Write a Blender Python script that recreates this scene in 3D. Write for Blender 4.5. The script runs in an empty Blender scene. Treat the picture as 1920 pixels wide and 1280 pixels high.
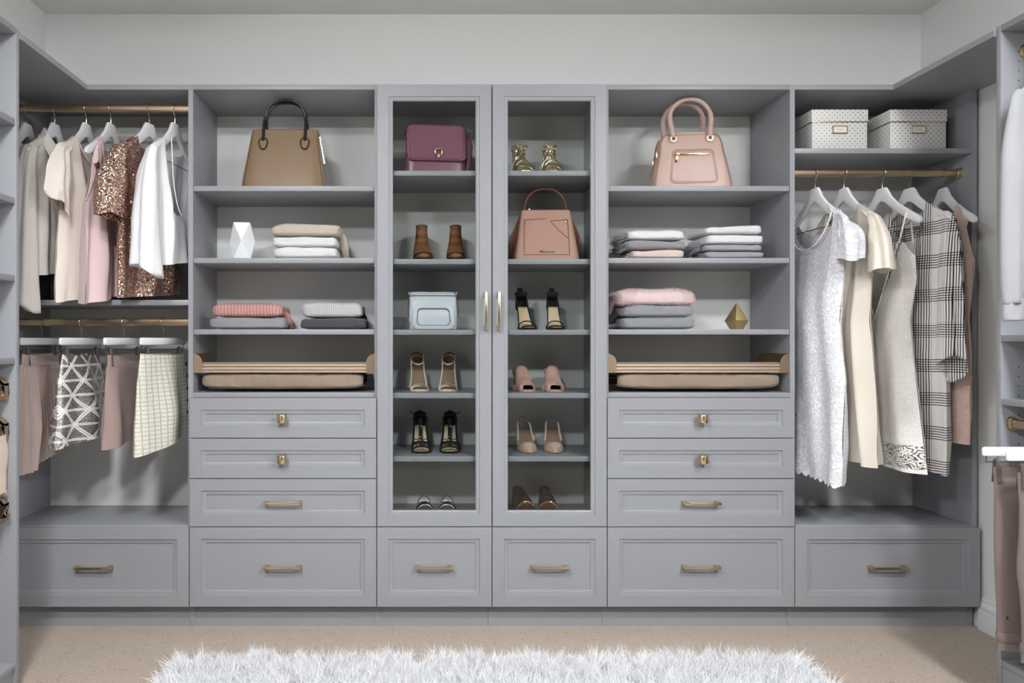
import bpy, bmesh, math, random
from mathutils import Vector, Matrix, noise
random.seed(7)
PI = math.pi
SC = bpy.context.scene
COL = SC.collection

# ------------------------------------------------------------------ camera, world, lights, exposure
CD, CZ, FPX, PX0, PY0 = 2.97, 1.165, 1372.0, 783.0, 640.0
cam = bpy.data.cameras.new('camera')
cam.lens = FPX * 36.0 / 1920.0
cam.sensor_width = 36.0
cam.shift_x = (960.0 - PX0) / 1920.0
cam.clip_start = 0.05
co = bpy.data.objects.new('camera', cam)
co.location = (0, -CD, CZ)
co.rotation_euler = (PI / 2, 0, 0)
COL.objects.link(co)
SC.camera = co

wd = bpy.data.worlds.new('world')
SC.world = wd
wd.use_nodes = True
bg = wd.node_tree.nodes['Background']
bg.inputs[0].default_value = (0.94, 0.97, 1.0, 1)
bg.inputs[1].default_value = 0.03

# the room is lit by flush drum lamps on the ceiling, the rear pair added as even frontal fill (built with their fittings at the end of the script): x, y, radiance
LAMP_R, LAMP_H, LAMP_COL = 0.165, 0.025, (0.97, 0.985, 1.0, 1)
LAMPS = [(-0.82, -1.95, 95), (1.72, -1.95, 97), (-0.62, -3.1, 180), (1.6, -3.1, 178)]

vs = SC.view_settings
vs.view_transform = 'Standard'; vs.look = 'None'; vs.gamma = 1.0; vs.use_curve_mapping = False
vs.exposure = 0.3

# ------------------------------------------------------------------ helpers
def X(px, y=0.0): return (px - PX0) * (CD + y) / FPX
def Z(py, y=0.0): return CZ - (py - PY0) * (CD + y) / FPX
def lin(c):
    c /= 255.0
    return c / 12.92 if c <= 0.04045 else ((c + 0.055) / 1.055) ** 2.4
def rgb(r, g, b): return (lin(r), lin(g), lin(b), 1.0)
def lerp(a, b, t): return a + (b - a) * t
def interp(tab, t):
    if t <= tab[0][0]: return tab[0][1]
    for i in range(len(tab) - 1):
        a, b = tab[i], tab[i + 1]
        if t <= b[0]:
            k = (t - a[0]) / (b[0] - a[0]); k = k * k * (3 - 2 * k)
            return a[1] + (b[1] - a[1]) * k
    return tab[-1][1]
def lint(tab, t):
    if t <= tab[0][0]: return tab[0][1]
    for i in range(len(tab) - 1):
        a, b = tab[i], tab[i + 1]
        if t <= b[0]: return a[1] + (b[1] - a[1]) * (t - a[0]) / (b[0] - a[0])
    return tab[-1][1]
def nz(x, y=0.0, z=0.0): return noise.noise(Vector((x, y, z)))

class MB:
    def __init__(s): s.v = []; s.f = []
    def add(s, vs_, fs):
        o = len(s.v); s.v += [tuple(p) for p in vs_]; s.f += [tuple(i + o for i in f) for f in fs]
    def box(s, x0, x1, y0, y1, z0, z1, b=0.0):
        if b <= 0:
            s.add([(x0,y0,z0),(x1,y0,z0),(x1,y1,z0),(x0,y1,z0),(x0,y0,z1),(x1,y0,z1),(x1,y1,z1),(x0,y1,z1)],
                  [(3,2,1,0),(4,5,6,7),(0,1,5,4),(1,2,6,5),(2,3,7,6),(3,0,4,7)])
        else:
            bm = bmesh.new()
            m = Matrix.Translation(((x0+x1)/2,(y0+y1)/2,(z0+z1)/2)) @ Matrix.Diagonal((x1-x0,y1-y0,z1-z0,1))
            bmesh.ops.create_cube(bm, size=1.0, matrix=m)
            bmesh.ops.bevel(bm, geom=bm.edges[:], offset=b, segments=2, profile=0.5, affect='EDGES')
            s.bm(bm)
        return s
    def bm(s, bm):
        bm.verts.index_update()
        s.add([v.co[:] for v in bm.verts], [[v.index for v in f.verts] for f in bm.faces]); bm.free()
        return s
    def loft(s, rings, closed=True, cap0=False, cap1=False):
        n = len(rings[0]); vs_ = []; fs = []
        for r in rings: vs_ += r
        m = n if closed else n - 1
        for i in range(len(rings) - 1):
            for j in range(m):
                a = i*n + j; b = i*n + (j+1) % n
                fs.append((a, b, b + n, a + n))
        if cap0: fs.append(tuple(range(n - 1, -1, -1)))
        if cap1: fs.append(tuple((len(rings)-1)*n + j for j in range(n)))
        s.add(vs_, fs)
        return s
    def tube(s, pts, r, n=8, caps=True, flat=None, closed=False, up=None):
        # flat=(a,b): elliptical half sizes along frame normal / binormal instead of r
        pts = [Vector(p) for p in pts]; m = len(pts); rings = []
        nrm = None
        for i, p in enumerate(pts):
            if closed: t = pts[(i+1) % m] - pts[i-1]
            else: t = (pts[min(i+1, m-1)] - pts[max(i-1, 0)])
            t.normalize()
            if nrm is None:
                u0 = Vector(up) if up else (Vector((0,0,1)) if abs(t.z) < .9 else Vector((1,0,0)))
                nrm = (u0 - t * u0.dot(t)).normalized()
            else:
                if up: nrm = Vector(up)
                nrm = (nrm - t * nrm.dot(t)).normalized()
            bi = t.cross(nrm)
            rr = r[i] if isinstance(r, (list, tuple)) else r
            fa, fb = (flat[0]*rr, flat[1]*rr) if flat else (rr, rr)
            rings.append([tuple(p + nrm*(math.cos(2*PI*k/n)*fa) + bi*(math.sin(2*PI*k/n)*fb)) for k in range(n)])
        if closed: rings.append(rings[0])
        s.loft(rings, True, caps and not closed, caps and not closed)
        return s
    def lathe(s, prof, n=24, c=(0,0,0), axis='z', cap0=True, cap1=True):
        rings = []
        for r, h in prof:
            ring = []
            for k in range(n):
                a = 2*PI*k/n; p, q = r*math.cos(a), r*math.sin(a)
                if axis == 'z': ring.append((c[0]+p, c[1]+q, c[2]+h))
                elif axis == 'y': ring.append((c[0]+p, c[1]+h, c[2]+q))
                else: ring.append((c[0]+h, c[1]+p, c[2]+q))
            rings.append(ring)
        s.loft(rings, True, cap0, cap1)
        return s
    def prism(s, poly, a0, a1, axis='y', bev=0.0):
        # poly list of 2d points in the plane normal to axis: y -> (x,z), x -> (y,z), z -> (x,y)
        bm = bmesh.new()
        def P(p, a): return (p[0], a, p[1]) if axis == 'y' else ((a, p[0], p[1]) if axis == 'x' else (p[0], p[1], a))
        v0 = [bm.verts.new(P(p, a0)) for p in poly]; v1 = [bm.verts.new(P(p, a1)) for p in poly]
        bm.faces.new(v0); bm.faces.new(v1[::-1])
        n = len(poly)
        for i in range(n): bm.faces.new((v0[i], v1[i], v1[(i+1) % n], v0[(i+1) % n]))
        bmesh.ops.recalc_face_normals(bm, faces=bm.faces[:])
        if bev: 
            es = [e for f in bm.faces if len(f.verts) == n and n > 4 or len(f.verts) == n for e in f.edges]
            bmesh.ops.bevel(bm, geom=list(set(es)), offset=bev, segments=2, profile=.5, affect='EDGES')
        return s.bm(bm)
    def grid(s, nu, nv, fn):
        rings = [[tuple(fn(i / nu, j / nv)) for i in range(nu + 1)] for j in range(nv + 1)]
        return s.loft(rings, False)
    def slices(s, sl, n=36, e=4.0, cap0=True, cap1=True):
        # horizontal super-ellipse slices (z, half width, half depth, cx, cy)
        rings = []
        for q in sl:
            z, hw, hd = q[:3]; cx = q[3] if len(q) > 3 else 0; cy = q[4] if len(q) > 4 else 0
            rings.append([(cx + hw*sp(math.cos(2*PI*k/n), 2/e), cy + hd*sp(math.sin(2*PI*k/n), 2/e), z) for k in range(n)])
        return s.loft(rings, True, cap0, cap1)
    def xf(s, M):
        s.v = [tuple(M @ Vector(p)) for p in s.v]; return s
    def build(s, name, mat, parent=None, smooth=True, ang=35, solid=0.0):
        me = bpy.data.meshes.new(name)
        me.from_pydata(s.v, [], s.f)
        if smooth:
            me.polygons.foreach_set('use_smooth', [True] * len(me.polygons))
            me.set_sharp_from_angle(angle=math.radians(ang))
        me.materials.append(mat)
        o = bpy.data.objects.new(name, me)
        COL.objects.link(o)
        if parent: o.parent = parent
        if solid:
            md = o.modifiers.new('thickness', 'SOLIDIFY'); md.thickness = solid; md.offset = 0
        return o
def sp(c, p): return math.copysign(abs(c) ** p, c)

def tag(o, label=None, cat=None, group=None, kind=None):
    if label: o['label'] = label
    if cat: o['category'] = cat
    if group: o['group'] = group
    if kind: o['kind'] = kind
    return o
def thing(name, label, cat, loc=(0,0,0), rz=0.0, group=None):
    o = bpy.data.objects.new(name, None); COL.objects.link(o)
    o.empty_display_size = 0.05
    o.location = loc; o.rotation_euler = (0, 0, rz)
    return tag(o, label, cat, group)
def copy_tree(o, parent=None):
    c = o.copy(); COL.objects.link(c)
    if parent: c.parent = parent
    for ch in list(o.children): copy_tree(ch, c)
    return c

# ------------------------------------------------------------------ materials
def newmat(name):
    m = bpy.data.materials.new(name); m.use_nodes = True
    nt = m.node_tree; b = nt.nodes['Principled BSDF']
    return m, nt, b
def N(nt, t, **kw):
    n = nt.nodes.new(t)
    for k, v in kw.items():
        if k.startswith('_'): n.inputs[k[1:].replace('_', ' ')].default_value = v
        else: setattr(n, k, v)
    return n
def mth(nt, op, a, b=None, c=None, clamp=False):
    n = nt.nodes.new('ShaderNodeMath'); n.operation = op; n.use_clamp = clamp
    for i, q in enumerate((a, b, c)):
        if q is None: continue
        if isinstance(q, (int, float)): n.inputs[i].default_value = q
        else: nt.links.new(q, n.inputs[i])
    return n.outputs[0]
def mixc(nt, fac, a, b):
    n = nt.nodes.new('ShaderNodeMix'); n.data_type = 'RGBA'
    for i, q in ((0, fac), (6, a), (7, b)):
        if isinstance(q, (int, float, tuple)): n.inputs[i].default_value = q
        else: nt.links.new(q, n.inputs[i])
    return n.outputs[2]
def coords(nt, scale=(1,1,1)):
    t = nt.nodes.new('ShaderNodeTexCoord'); mp = nt.nodes.new('ShaderNodeMapping')
    mp.inputs['Scale'].default_value = scale
    nt.links.new(t.outputs['Object'], mp.inputs['Vector'])
    return mp.outputs[0]
def xyz(nt):
    t = nt.nodes.new('ShaderNodeTexCoord'); s = nt.nodes.new('ShaderNodeSeparateXYZ')
    nt.links.new(t.outputs['Object'], s.inputs[0]); return s.outputs
def bump(nt, b, h, strength=.3, dist=.002):
    n = nt.nodes.new('ShaderNodeBump'); n.inputs['Strength'].default_value = strength; n.inputs['Distance'].default_value = dist
    nt.links.new(h, n.inputs['Height']); nt.links.new(n.outputs[0], b.inputs['Normal'])
def noise_t(nt, scale, detail=3, vec=None, rough=.5):
    n = nt.nodes.new('ShaderNodeTexNoise'); n.inputs['Scale'].default_value = scale; n.inputs['Detail'].default_value = detail; n.inputs['Roughness'].default_value = rough
    nt.links.new(vec if vec else coords(nt), n.inputs['Vector']); return n.outputs[0]
def vor(nt, scale, feature='F1', vec=None, out='Distance'):
    n = nt.nodes.new('ShaderNodeTexVoronoi'); n.feature = feature; n.inputs['Scale'].default_value = scale
    nt.links.new(vec if vec else coords(nt), n.inputs['Vector']); return n.outputs[out]

def paint(name, c, rough=.5, var=.03, bs=.05, bscale=300):
    m, nt, b = newmat(name)
    n = noise_t(nt, 3, 3)
    dark = tuple(q * (1 - var) for q in c[:3]) + (1,)
    nt.links.new(mixc(nt, n, dark, c), b.inputs['Base Color'])
    b.inputs['Roughness'].default_value = rough
    if bs: bump(nt, b, noise_t(nt, bscale, 2), bs, .001)
    return m
def metal(name, c, rough=.3):
    m, nt, b = newmat(name)
    b.inputs['Base Color'].default_value = c; b.inputs['Metallic'].default_value = 1; b.inputs['Roughness'].default_value = rough
    n = noise_t(nt, 60, 2)
    nt.links.new(mth(nt, 'MULTIPLY_ADD', n, .05, rough - .025), b.inputs['Roughness'])
    return m
def leather(name, c, rough=.4, grain=.15, coat=0.0):
    m, nt, b = newmat(name)
    n = noise_t(nt, 14, 3)
    nt.links.new(mixc(nt, n, tuple(q*.9 for q in c[:3])+(1,), c), b.inputs['Base Color'])
    b.inputs['Roughness'].default_value = rough
    b.inputs['Coat Weight'].default_value = coat; b.inputs['Coat Roughness'].default_value = .06
    if grain: bump(nt, b, vor(nt, 420), grain, .0008)
    return m
def fabric(name, c, weave=700, bs=.25, rough=.9, sheen=.25, var=.08, wr=.0):
    m, nt, b = newmat(name)
    n = noise_t(nt, 9, 4)
    nt.links.new(mixc(nt, n, tuple(q*(1-var) for q in c[:3])+(1,), c), b.inputs['Base Color'])
    b.inputs['Roughness'].default_value = rough
    b.inputs['Sheen Weight'].default_value = sheen
    h = noise_t(nt, weave, 2)
    if wr < 0: h = mth(nt, 'ADD', h, mth(nt, 'MULTIPLY', noise_t(nt, 30, 4), -wr))
    elif wr: h = mth(nt, 'ADD', h, mth(nt, 'MULTIPLY', noise_t(nt, 22, 4, coords(nt, (1, 1, .35))), wr))
    bump(nt, b, h, bs, .005 if wr else .0015)
    return m
def knit(name, c, c2, sx=110, sz=160, bs=.7):
    m, nt, b = newmat(name)
    o = xyz(nt)
    zz = mth(nt, 'ADD', mth(nt, 'MULTIPLY', o[2], sz), mth(nt, 'MULTIPLY', mth(nt, 'PINGPONG', mth(nt, 'MULTIPLY', o[0], sx), .5), 1.2))
    v = mth(nt, 'PINGPONG', zz, .5)
    cc = mth(nt, 'PINGPONG', mth(nt, 'MULTIPLY', o[0], sx), .5)
    h = mth(nt, 'MULTIPLY', mth(nt, 'ADD', v, cc), 1.0, clamp=True)
    nt.links.new(mixc(nt, h, c2, c), b.inputs['Base Color'])
    b.inputs['Roughness'].default_value = .95; b.inputs['Sheen Weight'].default_value = .2
    bump(nt, b, h, bs, .003)
    return m
def rib(name, c, c2, s=170):
    m, nt, b = newmat(name)
    o = xyz(nt)
    h = mth(nt, 'PINGPONG', mth(nt, 'MULTIPLY', mth(nt, 'ADD', o[0], mth(nt, 'MULTIPLY', noise_t(nt, 12, 2), .02)), s), .5)
    h = mth(nt, 'MULTIPLY', h, 2.0)
    nt.links.new(mixc(nt, h, c2, c), b.inputs['Base Color']); b.inputs['Roughness'].default_value = .95
    bump(nt, b, h, .5, .003)
    return m
def sequin(name, c, c2, scale=260):
    m, nt, b = newmat(name)
    cv = coords(nt)
    vcol = vor(nt, scale, vec=cv, out='Color'); vd = vor(nt, scale, vec=cv)
    sep = nt.nodes.new('ShaderNodeSeparateColor'); nt.links.new(vcol, sep.inputs[0])
    nt.links.new(mixc(nt, sep.outputs[0], c2, c), b.inputs['Base Color'])
    b.inputs['Metallic'].default_value = .85; b.inputs['Roughness'].default_value = .28
    geo = nt.nodes.new('ShaderNodeNewGeometry')
    sub = N(nt, 'ShaderNodeVectorMath', operation='SUBTRACT'); nt.links.new(vcol, sub.inputs[0]); sub.inputs[1].default_value = (.5,.5,.5)
    scl = N(nt, 'ShaderNodeVectorMath', operation='SCALE'); nt.links.new(sub.outputs[0], scl.inputs[0]); scl.inputs['Scale'].default_value = 1.3
    ad = N(nt, 'ShaderNodeVectorMath', operation='ADD'); nt.links.new(geo.outputs['Normal'], ad.inputs[0]); nt.links.new(scl.outputs[0], ad.inputs[1])
    no = N(nt, 'ShaderNodeVectorMath', operation='NORMALIZE'); nt.links.new(ad.outputs[0], no.inputs[0])
    nt.links.new(no.outputs[0], b.inputs['Normal'])
    return m
def lace(name, c, c2, scale=38, holes=None, bs=.6, petals=5, swirl=0.0):
    # floral lace relief: a flower or swirl in every cell; holes=(z0,z1): open-work band of the hem
    m, nt, b = newmat(name)
    cv = coords(nt, (1, .25, .9))
    nn = N(nt, 'ShaderNodeTexNoise'); nn.inputs['Scale'].default_value = scale*.5; nt.links.new(cv, nn.inputs['Vector'])
    sub = N(nt, 'ShaderNodeVectorMath', operation='SCALE'); nt.links.new(nn.outputs['Color'], sub.inputs[0]); sub.inputs['Scale'].default_value = .5/scale
    ad = N(nt, 'ShaderNodeVectorMath', operation='ADD'); nt.links.new(cv, ad.inputs[0]); nt.links.new(sub.outputs[0], ad.inputs[1])
    v = N(nt, 'ShaderNodeTexVoronoi'); v.inputs['Scale'].default_value = scale; nt.links.new(ad.outputs[0], v.inputs['Vector'])
    df = N(nt, 'ShaderNodeVectorMath', operation='SUBTRACT'); nt.links.new(ad.outputs[0], df.inputs[0]); nt.links.new(v.outputs['Position'], df.inputs[1])
    sx = N(nt, 'ShaderNodeSeparateXYZ'); nt.links.new(df.outputs[0], sx.inputs[0])
    th = mth(nt, 'ARCTAN2', sx.outputs[2], sx.outputs[0]); r = v.outputs['Distance']
    ang = mth(nt, 'ADD', mth(nt, 'MULTIPLY', th, petals), mth(nt, 'MULTIPLY', r, swirl))
    f = mth(nt, 'MULTIPLY', r, mth(nt, 'ADD', 1.0, mth(nt, 'MULTIPLY', mth(nt, 'COSINE', ang), .38)))
    ringv = mth(nt, 'MULTIPLY', mth(nt, 'PINGPONG', mth(nt, 'MULTIPLY', f, 2.6), .5), 2.0)
    fine = noise_t(nt, 420, 2)
    h = mth(nt, 'ADD', mth(nt, 'MULTIPLY', ringv, .75), mth(nt, 'MULTIPLY', fine, .45), clamp=True)
    nt.links.new(mixc(nt, h, c2, c), b.inputs['Base Color'])
    b.inputs['Roughness'].default_value = .8; b.inputs['Sheen Weight'].default_value = .2
    bump(nt, b, h, bs, .003)
    if holes:
        o = xyz(nt)
        band = mth(nt, 'MULTIPLY', mth(nt, 'GREATER_THAN', o[2], holes[0]), mth(nt, 'LESS_THAN', o[2], holes[1]))
        hv = mth(nt, 'LESS_THAN', ringv, .42)
        nt.links.new(mth(nt, 'SUBTRACT', 1.0, mth(nt, 'MULTIPLY', band, hv)), b.inputs['Alpha'])
    return m

M = {}
M['wall'] = paint('wall_paint', rgb(226, 227, 225), .85, .02, .04)
M['ceil'] = paint('ceiling_paint', rgb(230, 230, 227), .9, .02, .08, 120)
M['trimw'] = paint('trim_white', rgb(225, 226, 228), .4, .01, 0)
M['cab'] = paint('cabinet_grey', rgb(150, 152, 157), .42, .02, .04, 220)
M['hole'] = paint('hole_dark', rgb(60, 60, 62), .8, .0, 0)
M['brass'] = metal('brushed_brass', rgb(206, 188, 152), .28)
M['bronze'] = metal('bronze', rgb(186, 163, 138), .36)
M['champ'] = metal('champagne_rail', rgb(208, 190, 174), .46)
M['gold'] = metal('pale_gold', rgb(232, 206, 160), .18)
M['chrome'] = metal('chrome', rgb(232, 230, 228), .32)
M['steel'] = metal('hook_steel', rgb(190, 180, 160), .25)
M['gunm'] = metal('gunmetal', rgb(112, 104, 100), .35)
M['clip'] = paint('clip_brown', rgb(104, 92, 88), .3, 0, 0)
M['hang'] = paint('hanger_white', rgb(240, 241, 244), .35, .01, 0)
M['black'] = leather('black_leather', rgb(22, 21, 22), .35, .1)
M['suede_black'] = fabric('black_suede', rgb(17, 17, 18), 500, .1, .95, .1)
M['wire'] = paint('dark_wire', rgb(60, 54, 52), .4, 0, 0)

def mk_glass(name, tint, ior=1.45, gl=1.0):
    m = bpy.data.materials.new(name); m.use_nodes = True
    nt = m.node_tree; nt.nodes.remove(nt.nodes['Principled BSDF'])
    out = nt.nodes['Material Output']
    tr = N(nt, 'ShaderNodeBsdfTransparent'); tr.inputs[0].default_value = tint
    g = N(nt, 'ShaderNodeBsdfGlossy'); g.inputs['Roughness'].default_value = .02
    fr = N(nt, 'ShaderNodeFresnel'); fr.inputs[0].default_value = ior
    mx = N(nt, 'ShaderNodeMixShader')
    nt.links.new(mth(nt, 'MULTIPLY', fr.outputs[0], gl), mx.inputs[0]); nt.links.new(tr.outputs[0], mx.inputs[1]); nt.links.new(g.outputs[0], mx.inputs[2])
    nt.links.new(mx.outputs[0], out.inputs[0])
    return m
M['glass'] = mk_glass('door_glass', (.945, .957, .95, 1), 1.45, .55)
M['acrylic'] = mk_glass('clear_vinyl', (.93, .94, .94, 1), 1.6, 1.6)

def mk_carpet():
    m, nt, b = newmat('carpet_beige')
    d = vor(nt, 150); f = noise_t(nt, 260, 3); big = noise_t(nt, 2.2, 3)
    sparse = vor(nt, 70, out='Color')
    sep = N(nt, 'ShaderNodeSeparateColor'); nt.links.new(sparse, sep.inputs[0])
    fleck = mth(nt, 'MULTIPLY', mth(nt, 'GREATER_THAN', sep.outputs[0], .8), mth(nt, 'LESS_THAN', vor(nt, 70), .32))
    c = mixc(nt, f, rgb(150, 130, 110), rgb(196, 178, 160))
    c = mixc(nt, mth(nt, 'MULTIPLY', big, .35), c, rgb(170, 152, 134))
    c = mixc(nt, mth(nt, 'MULTIPLY', fleck, .55), c, rgb(120, 98, 78))
    nt.links.new(c, b.inputs['Base Color']); b.inputs['Roughness'].default_value = 1.0; b.inputs['Sheen Weight'].default_value = .3
    h = mth(nt, 'SUBTRACT', f, mth(nt, 'MULTIPLY', d, 1.2))
    bump(nt, b, h, .9, .004)
    return m
M['carpet'] = mk_carpet()

# ------------------------------------------------------------------ setting
WL, WR, YB, CH = -1.69, 2.288, 0.357, 2.652
YF = -3.75
def setting(name, mb, mat, smooth=False): return tag(mb.build(name, mat, None, smooth), kind='structure')
setting('floor', MB().box(WL - .15, WR + .15, YF, YB + .15, -.1, 0), M['carpet'])
setting('ceiling', MB().box(WL - .15, WR + .15, YF, YB + .15, CH, CH + .1), M['ceil'])
setting('wall_back', MB().box(WL - .15, WR + .15, YB, YB + .15, 0, CH), M['wall'])
setting('wall_left', MB().box(WL - .15, WL, YF, YB, 0, CH), M['wall'])
setting('wall_right', MB().box(WR, WR + .15, YF, YB, 0, CH), M['wall'])
prof = [(0, 0), (-.017, 0), (-.017, .078), (-.015, .084), (-.0165, .088), (-.0165, .098), (-.012, .108), (-.0075, .114), (-.0075, .124), (-.005, .13), (0, .13)]
setting('baseboard_right', MB().prism([(WR + a, b) for a, b in prof], -.52, -.005, 'y'), M['trimw'], True)

# ------------------------------------------------------------------ wardrobe units
T = .0195
TOP = 2.208
BX = [-1.688, -.921, -.165, .300, .765, 1.521, 2.2685]     # panel centres (unit boundaries)
YBK = YB - .002

def panel(parent, xc, z0=0.0, z1=TOP, y0=0.0, y1=YBK, name='side_panel', t=T):
    if z0 == 0 and y0 == 0:
        return MB().prism([(.024, 0), (y1, 0), (y1, z1), (0, z1), (0, .092), (.024, .092)], xc - t/2, xc + t/2, 'x').build(name, M['cab'], parent, False)
    return MB().box(xc - t/2, xc + t/2, y0, y1, z0, z1, .001).build(name, M['cab'], parent)
def shelf(parent, xa, xb, ztop, y0=0.0, y1=YBK, t=.021, name='shelf'):
    return MB().box(xa, xb, y0, y1, ztop - t, ztop, .0012).build(name, M['cab'], parent)

def rects(mb, x0, x1, z0, z1, prof):
    # prof: list of (inset, y); nested rectangles facing -y
    rings = []
    for i, y in prof:
        rings.append([(x0+i, y, z0+i), (x1-i, y, z0+i), (x1-i, y, z1-i), (x0+i, y, z1-i)])
    mb.loft(rings, True)
def bar_pull(parent, x, z, L=.15, vertical=False, yf=-.02, mat=None):
    mb = MB(); h = .0048
    a = L/2
    if vertical:
        mb.box(x-h, x+h, yf-.032, yf-.0215, z-a, z+a, .0012)
        for s in (-1, 1):
            zz = z + s*(a-.009)
            mb.loft([[(x+p*h*.95, yf-.024, zz+q*.008) for p, q in ((-1,-1),(1,-1),(1,1),(-1,1))],
                     [(x+p*.007, yf, zz+q*.0105) for p, q in ((-1,-1),(1,-1),(1,1),(-1,1))]], True, True, True)
    else:
        mb.box(x-a, x+a, yf-.032, yf-.0215, z-h, z+h, .0012)
        for s in (-1, 1):
            xx = x + s*(a-.009)
            mb.loft([[(xx+p*.008, yf-.024, z+q*h*.95) for p, q in ((-1,-1),(1,-1),(1,1),(-1,1))],
                     [(xx+p*.0105, yf, z+q*.007) for p, q in ((-1,-1),(1,-1),(1,1),(-1,1))]], True, True, True)
    return mb.build('handle', mat or M['brass'], parent)
def knob(parent, x, z, yf=-.02):
    mb = MB()
    mb.lathe([(.0085, 0), (.007, -.006), (.006, -.02)], 16, (x, yf, z), 'y')
    r = .0205
    mb.lathe([(r-.003, -.0165), (r-.0008, -.0155), (r, -.013), (r, .013), (r-.0008, .0155), (r-.003, .0165)], 32, (x, yf-.034, z), 'z')
    return mb.build('knob', M['brass'], parent)
def drawer(parent, x0, x1, z0, z1, handle='bar', inset=.047):
    g = .0015; x0 += g; x1 -= g; z0 += g; z1 -= g
    y0 = -.0205
    mb = MB()
    rects(mb, x0, x1, z0, z1, [(0, -.001), (0, y0+.0012), (.0012, y0), (inset, y0), (inset+.001, y0+.0042), (inset+.011, y0+.0058), (inset+.0175, y0+.0085), (inset+.019, y0+.0125)])
    mb.box(x0+.06, x1-.06, .0, .28, z0+.012, z1-.03)            # drawer box behind the front
    d = mb.build('drawer', M['cab'], parent, ang=20)
    i = inset + .018
    MB().box(x0+i, x1-i, y0+.0115, y0+.018, z0+i, z1-i).build('panel', M['cab'], d, False)
    xc, zc = (x0+x1)/2, (z0+z1)/2
    if handle == 'bar': bar_pull(d, xc, zc, yf=y0+.0115)
    elif handle == 'knob': knob(d, xc, zc, y0+.0115)
    return d
def pin_holes(parent, xs, ys, zs, side):
    # small drilled holes of the shelf pins on a side panel face; side = direction the face looks (x)
    mb = MB()
    for y in ys:
        for z in zs:
            n = 8; r = .0026
            mb.add([(xs + side*.0004, y + r*math.cos(2*PI*k/n), z + r*math.sin(2*PI*k/n)) for k in range(n)], [tuple(range(n)) if side > 0 else tuple(range(n-1, -1, -1))])
    o = mb.build('shelf_pin_holes', M['hole'], parent, False); tag(o, kind='stuff'); return o
def shelf_pins(parent, xs, ztop, side):
    for y in (.05, .25):
        MB().lathe([(.003, 0), (.003, side*.008), (.002, side*.009)], 10, (xs, y, ztop - .025), 'x').build('shelf_pin', M['chrome'], parent)

ZD = [.938, .775, .612, .4175, .094]
SH = [1.797, 1.5045, 1.2145]
def toe(parent, x0, x1, y=.028):
    return MB().box(x0, x1, y, y+.016, 0, .092).build('toe_kick', M['cab'], parent, False)

# ---- shelf and drawer units
def shelf_unit(name, label, i, pinside):
    xa, xb = BX[i], BX[i+1]
    u = thing(name, label, 'cabinet', ((xa+xb)/2, 0, 0)); ox = -(xa+xb)/2
    xa += ox; xb += ox
    panel(u, xa); panel(u, xb)
    shelf(u, xa+T/2, xb-T/2, TOP, name='top_panel')
    for z in SH:
        shelf(u, xa+T/2+.001, xb-T/2-.001, z, .004)
        shelf_pins(u, xa+T/2, z, 1); shelf_pins(u, xb-T/2, z, -1)
    shelf(u, xa+T/2, xb-T/2, .957, t=.02, name='counter')
    hs = ['knob', 'knob', 'bar', 'bar']
    for k in range(4): drawer(u, xa+.0, xb-.0, ZD[k+1], ZD[k], hs[k])
    shelf(u, xa+T/2, xb-T/2, .092, .028, t=.018, name='bottom_panel')
    toe(u, xa+T/2, xb-T/2)
    zs = [1.33+.032*k for k in range(3)] + [1.60+.032*k for k in range(5)] + [1.86+.032*k for k in range(6)]
    pin_holes(u, xa+T/2 if pinside > 0 else xb-T/2, (.075, .27), zs, pinside)
    return u
left_unit = shelf_unit('shelf_drawer_cabinet', 'grey open shelf cabinet with four drawers, left of the glass doors', 1, 1)
right_unit = shelf_unit('shelf_drawer_cabinet', 'grey open shelf cabinet with four drawers, right of the glass doors', 4, -1)

# ---- glass door towers
TSH = [1.861, 1.501, 1.213, .955, .697]
def tower(label, i, handle_side):
    xa, xb = BX[i], BX[i+1]; ox = -(xa+xb)/2
    u = thing('glass_door_cabinet', label, 'cabinet', (-ox, 0, 0))
    xa += ox; xb += ox
    if i == 2: panel(u, xb)
    shelf(u, xa+T/2, xb-T/2, TOP, name='top_panel')
    for z in TSH: shelf(u, xa+T/2+.001, xb-T/2-.001, z, .012)
    shelf(u, xa+T/2, xb-T/2, .43, name='bottom_panel')
    # door: frame > glass pane, handle
    x0, x1, z0, z1 = xa+.002, xb-.002, .4195, 2.2
    y0 = -.0205; ins = .047
    mb = MB()
    rects(mb, x0, x1, z0, z1, [(0, -.001), (0, y0+.0012), (.0012, y0), (ins, y0), (ins+.001, y0+.0042), (ins+.011, y0+.0058), (ins+.0155, y0+.0085), (ins+.0165, y0+.0125), (ins+.0165, -.001), (0, -.001)])
    d = mb.build('door', M['cab'], u, ang=20)
    i2 = ins + .0155
    MB().box(x0+i2, x1-i2, y0+.0125, y0+.0165, z0+i2, z1-i2).build('glass_pane', M['glass'], d, False)
    hx = x1 - .024 if handle_side > 0 else x0 + .024
    bar_pull(d, hx, Z(583, -.04), .15, True, y0)
    drawer(u, xa, xb, ZD[4], ZD[3], 'bar')
    shelf(u, xa+T/2, xb-T/2, .092, .028, t=.018, name='plinth_panel')
    toe(u, xa+T/2, xb-T/2)
    return u
tower('tall grey cabinet behind the left glass door, holding a burgundy bag', 2, 1)
tower('tall grey cabinet behind the right glass door, holding a terracotta bag', 3, -1)

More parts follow.
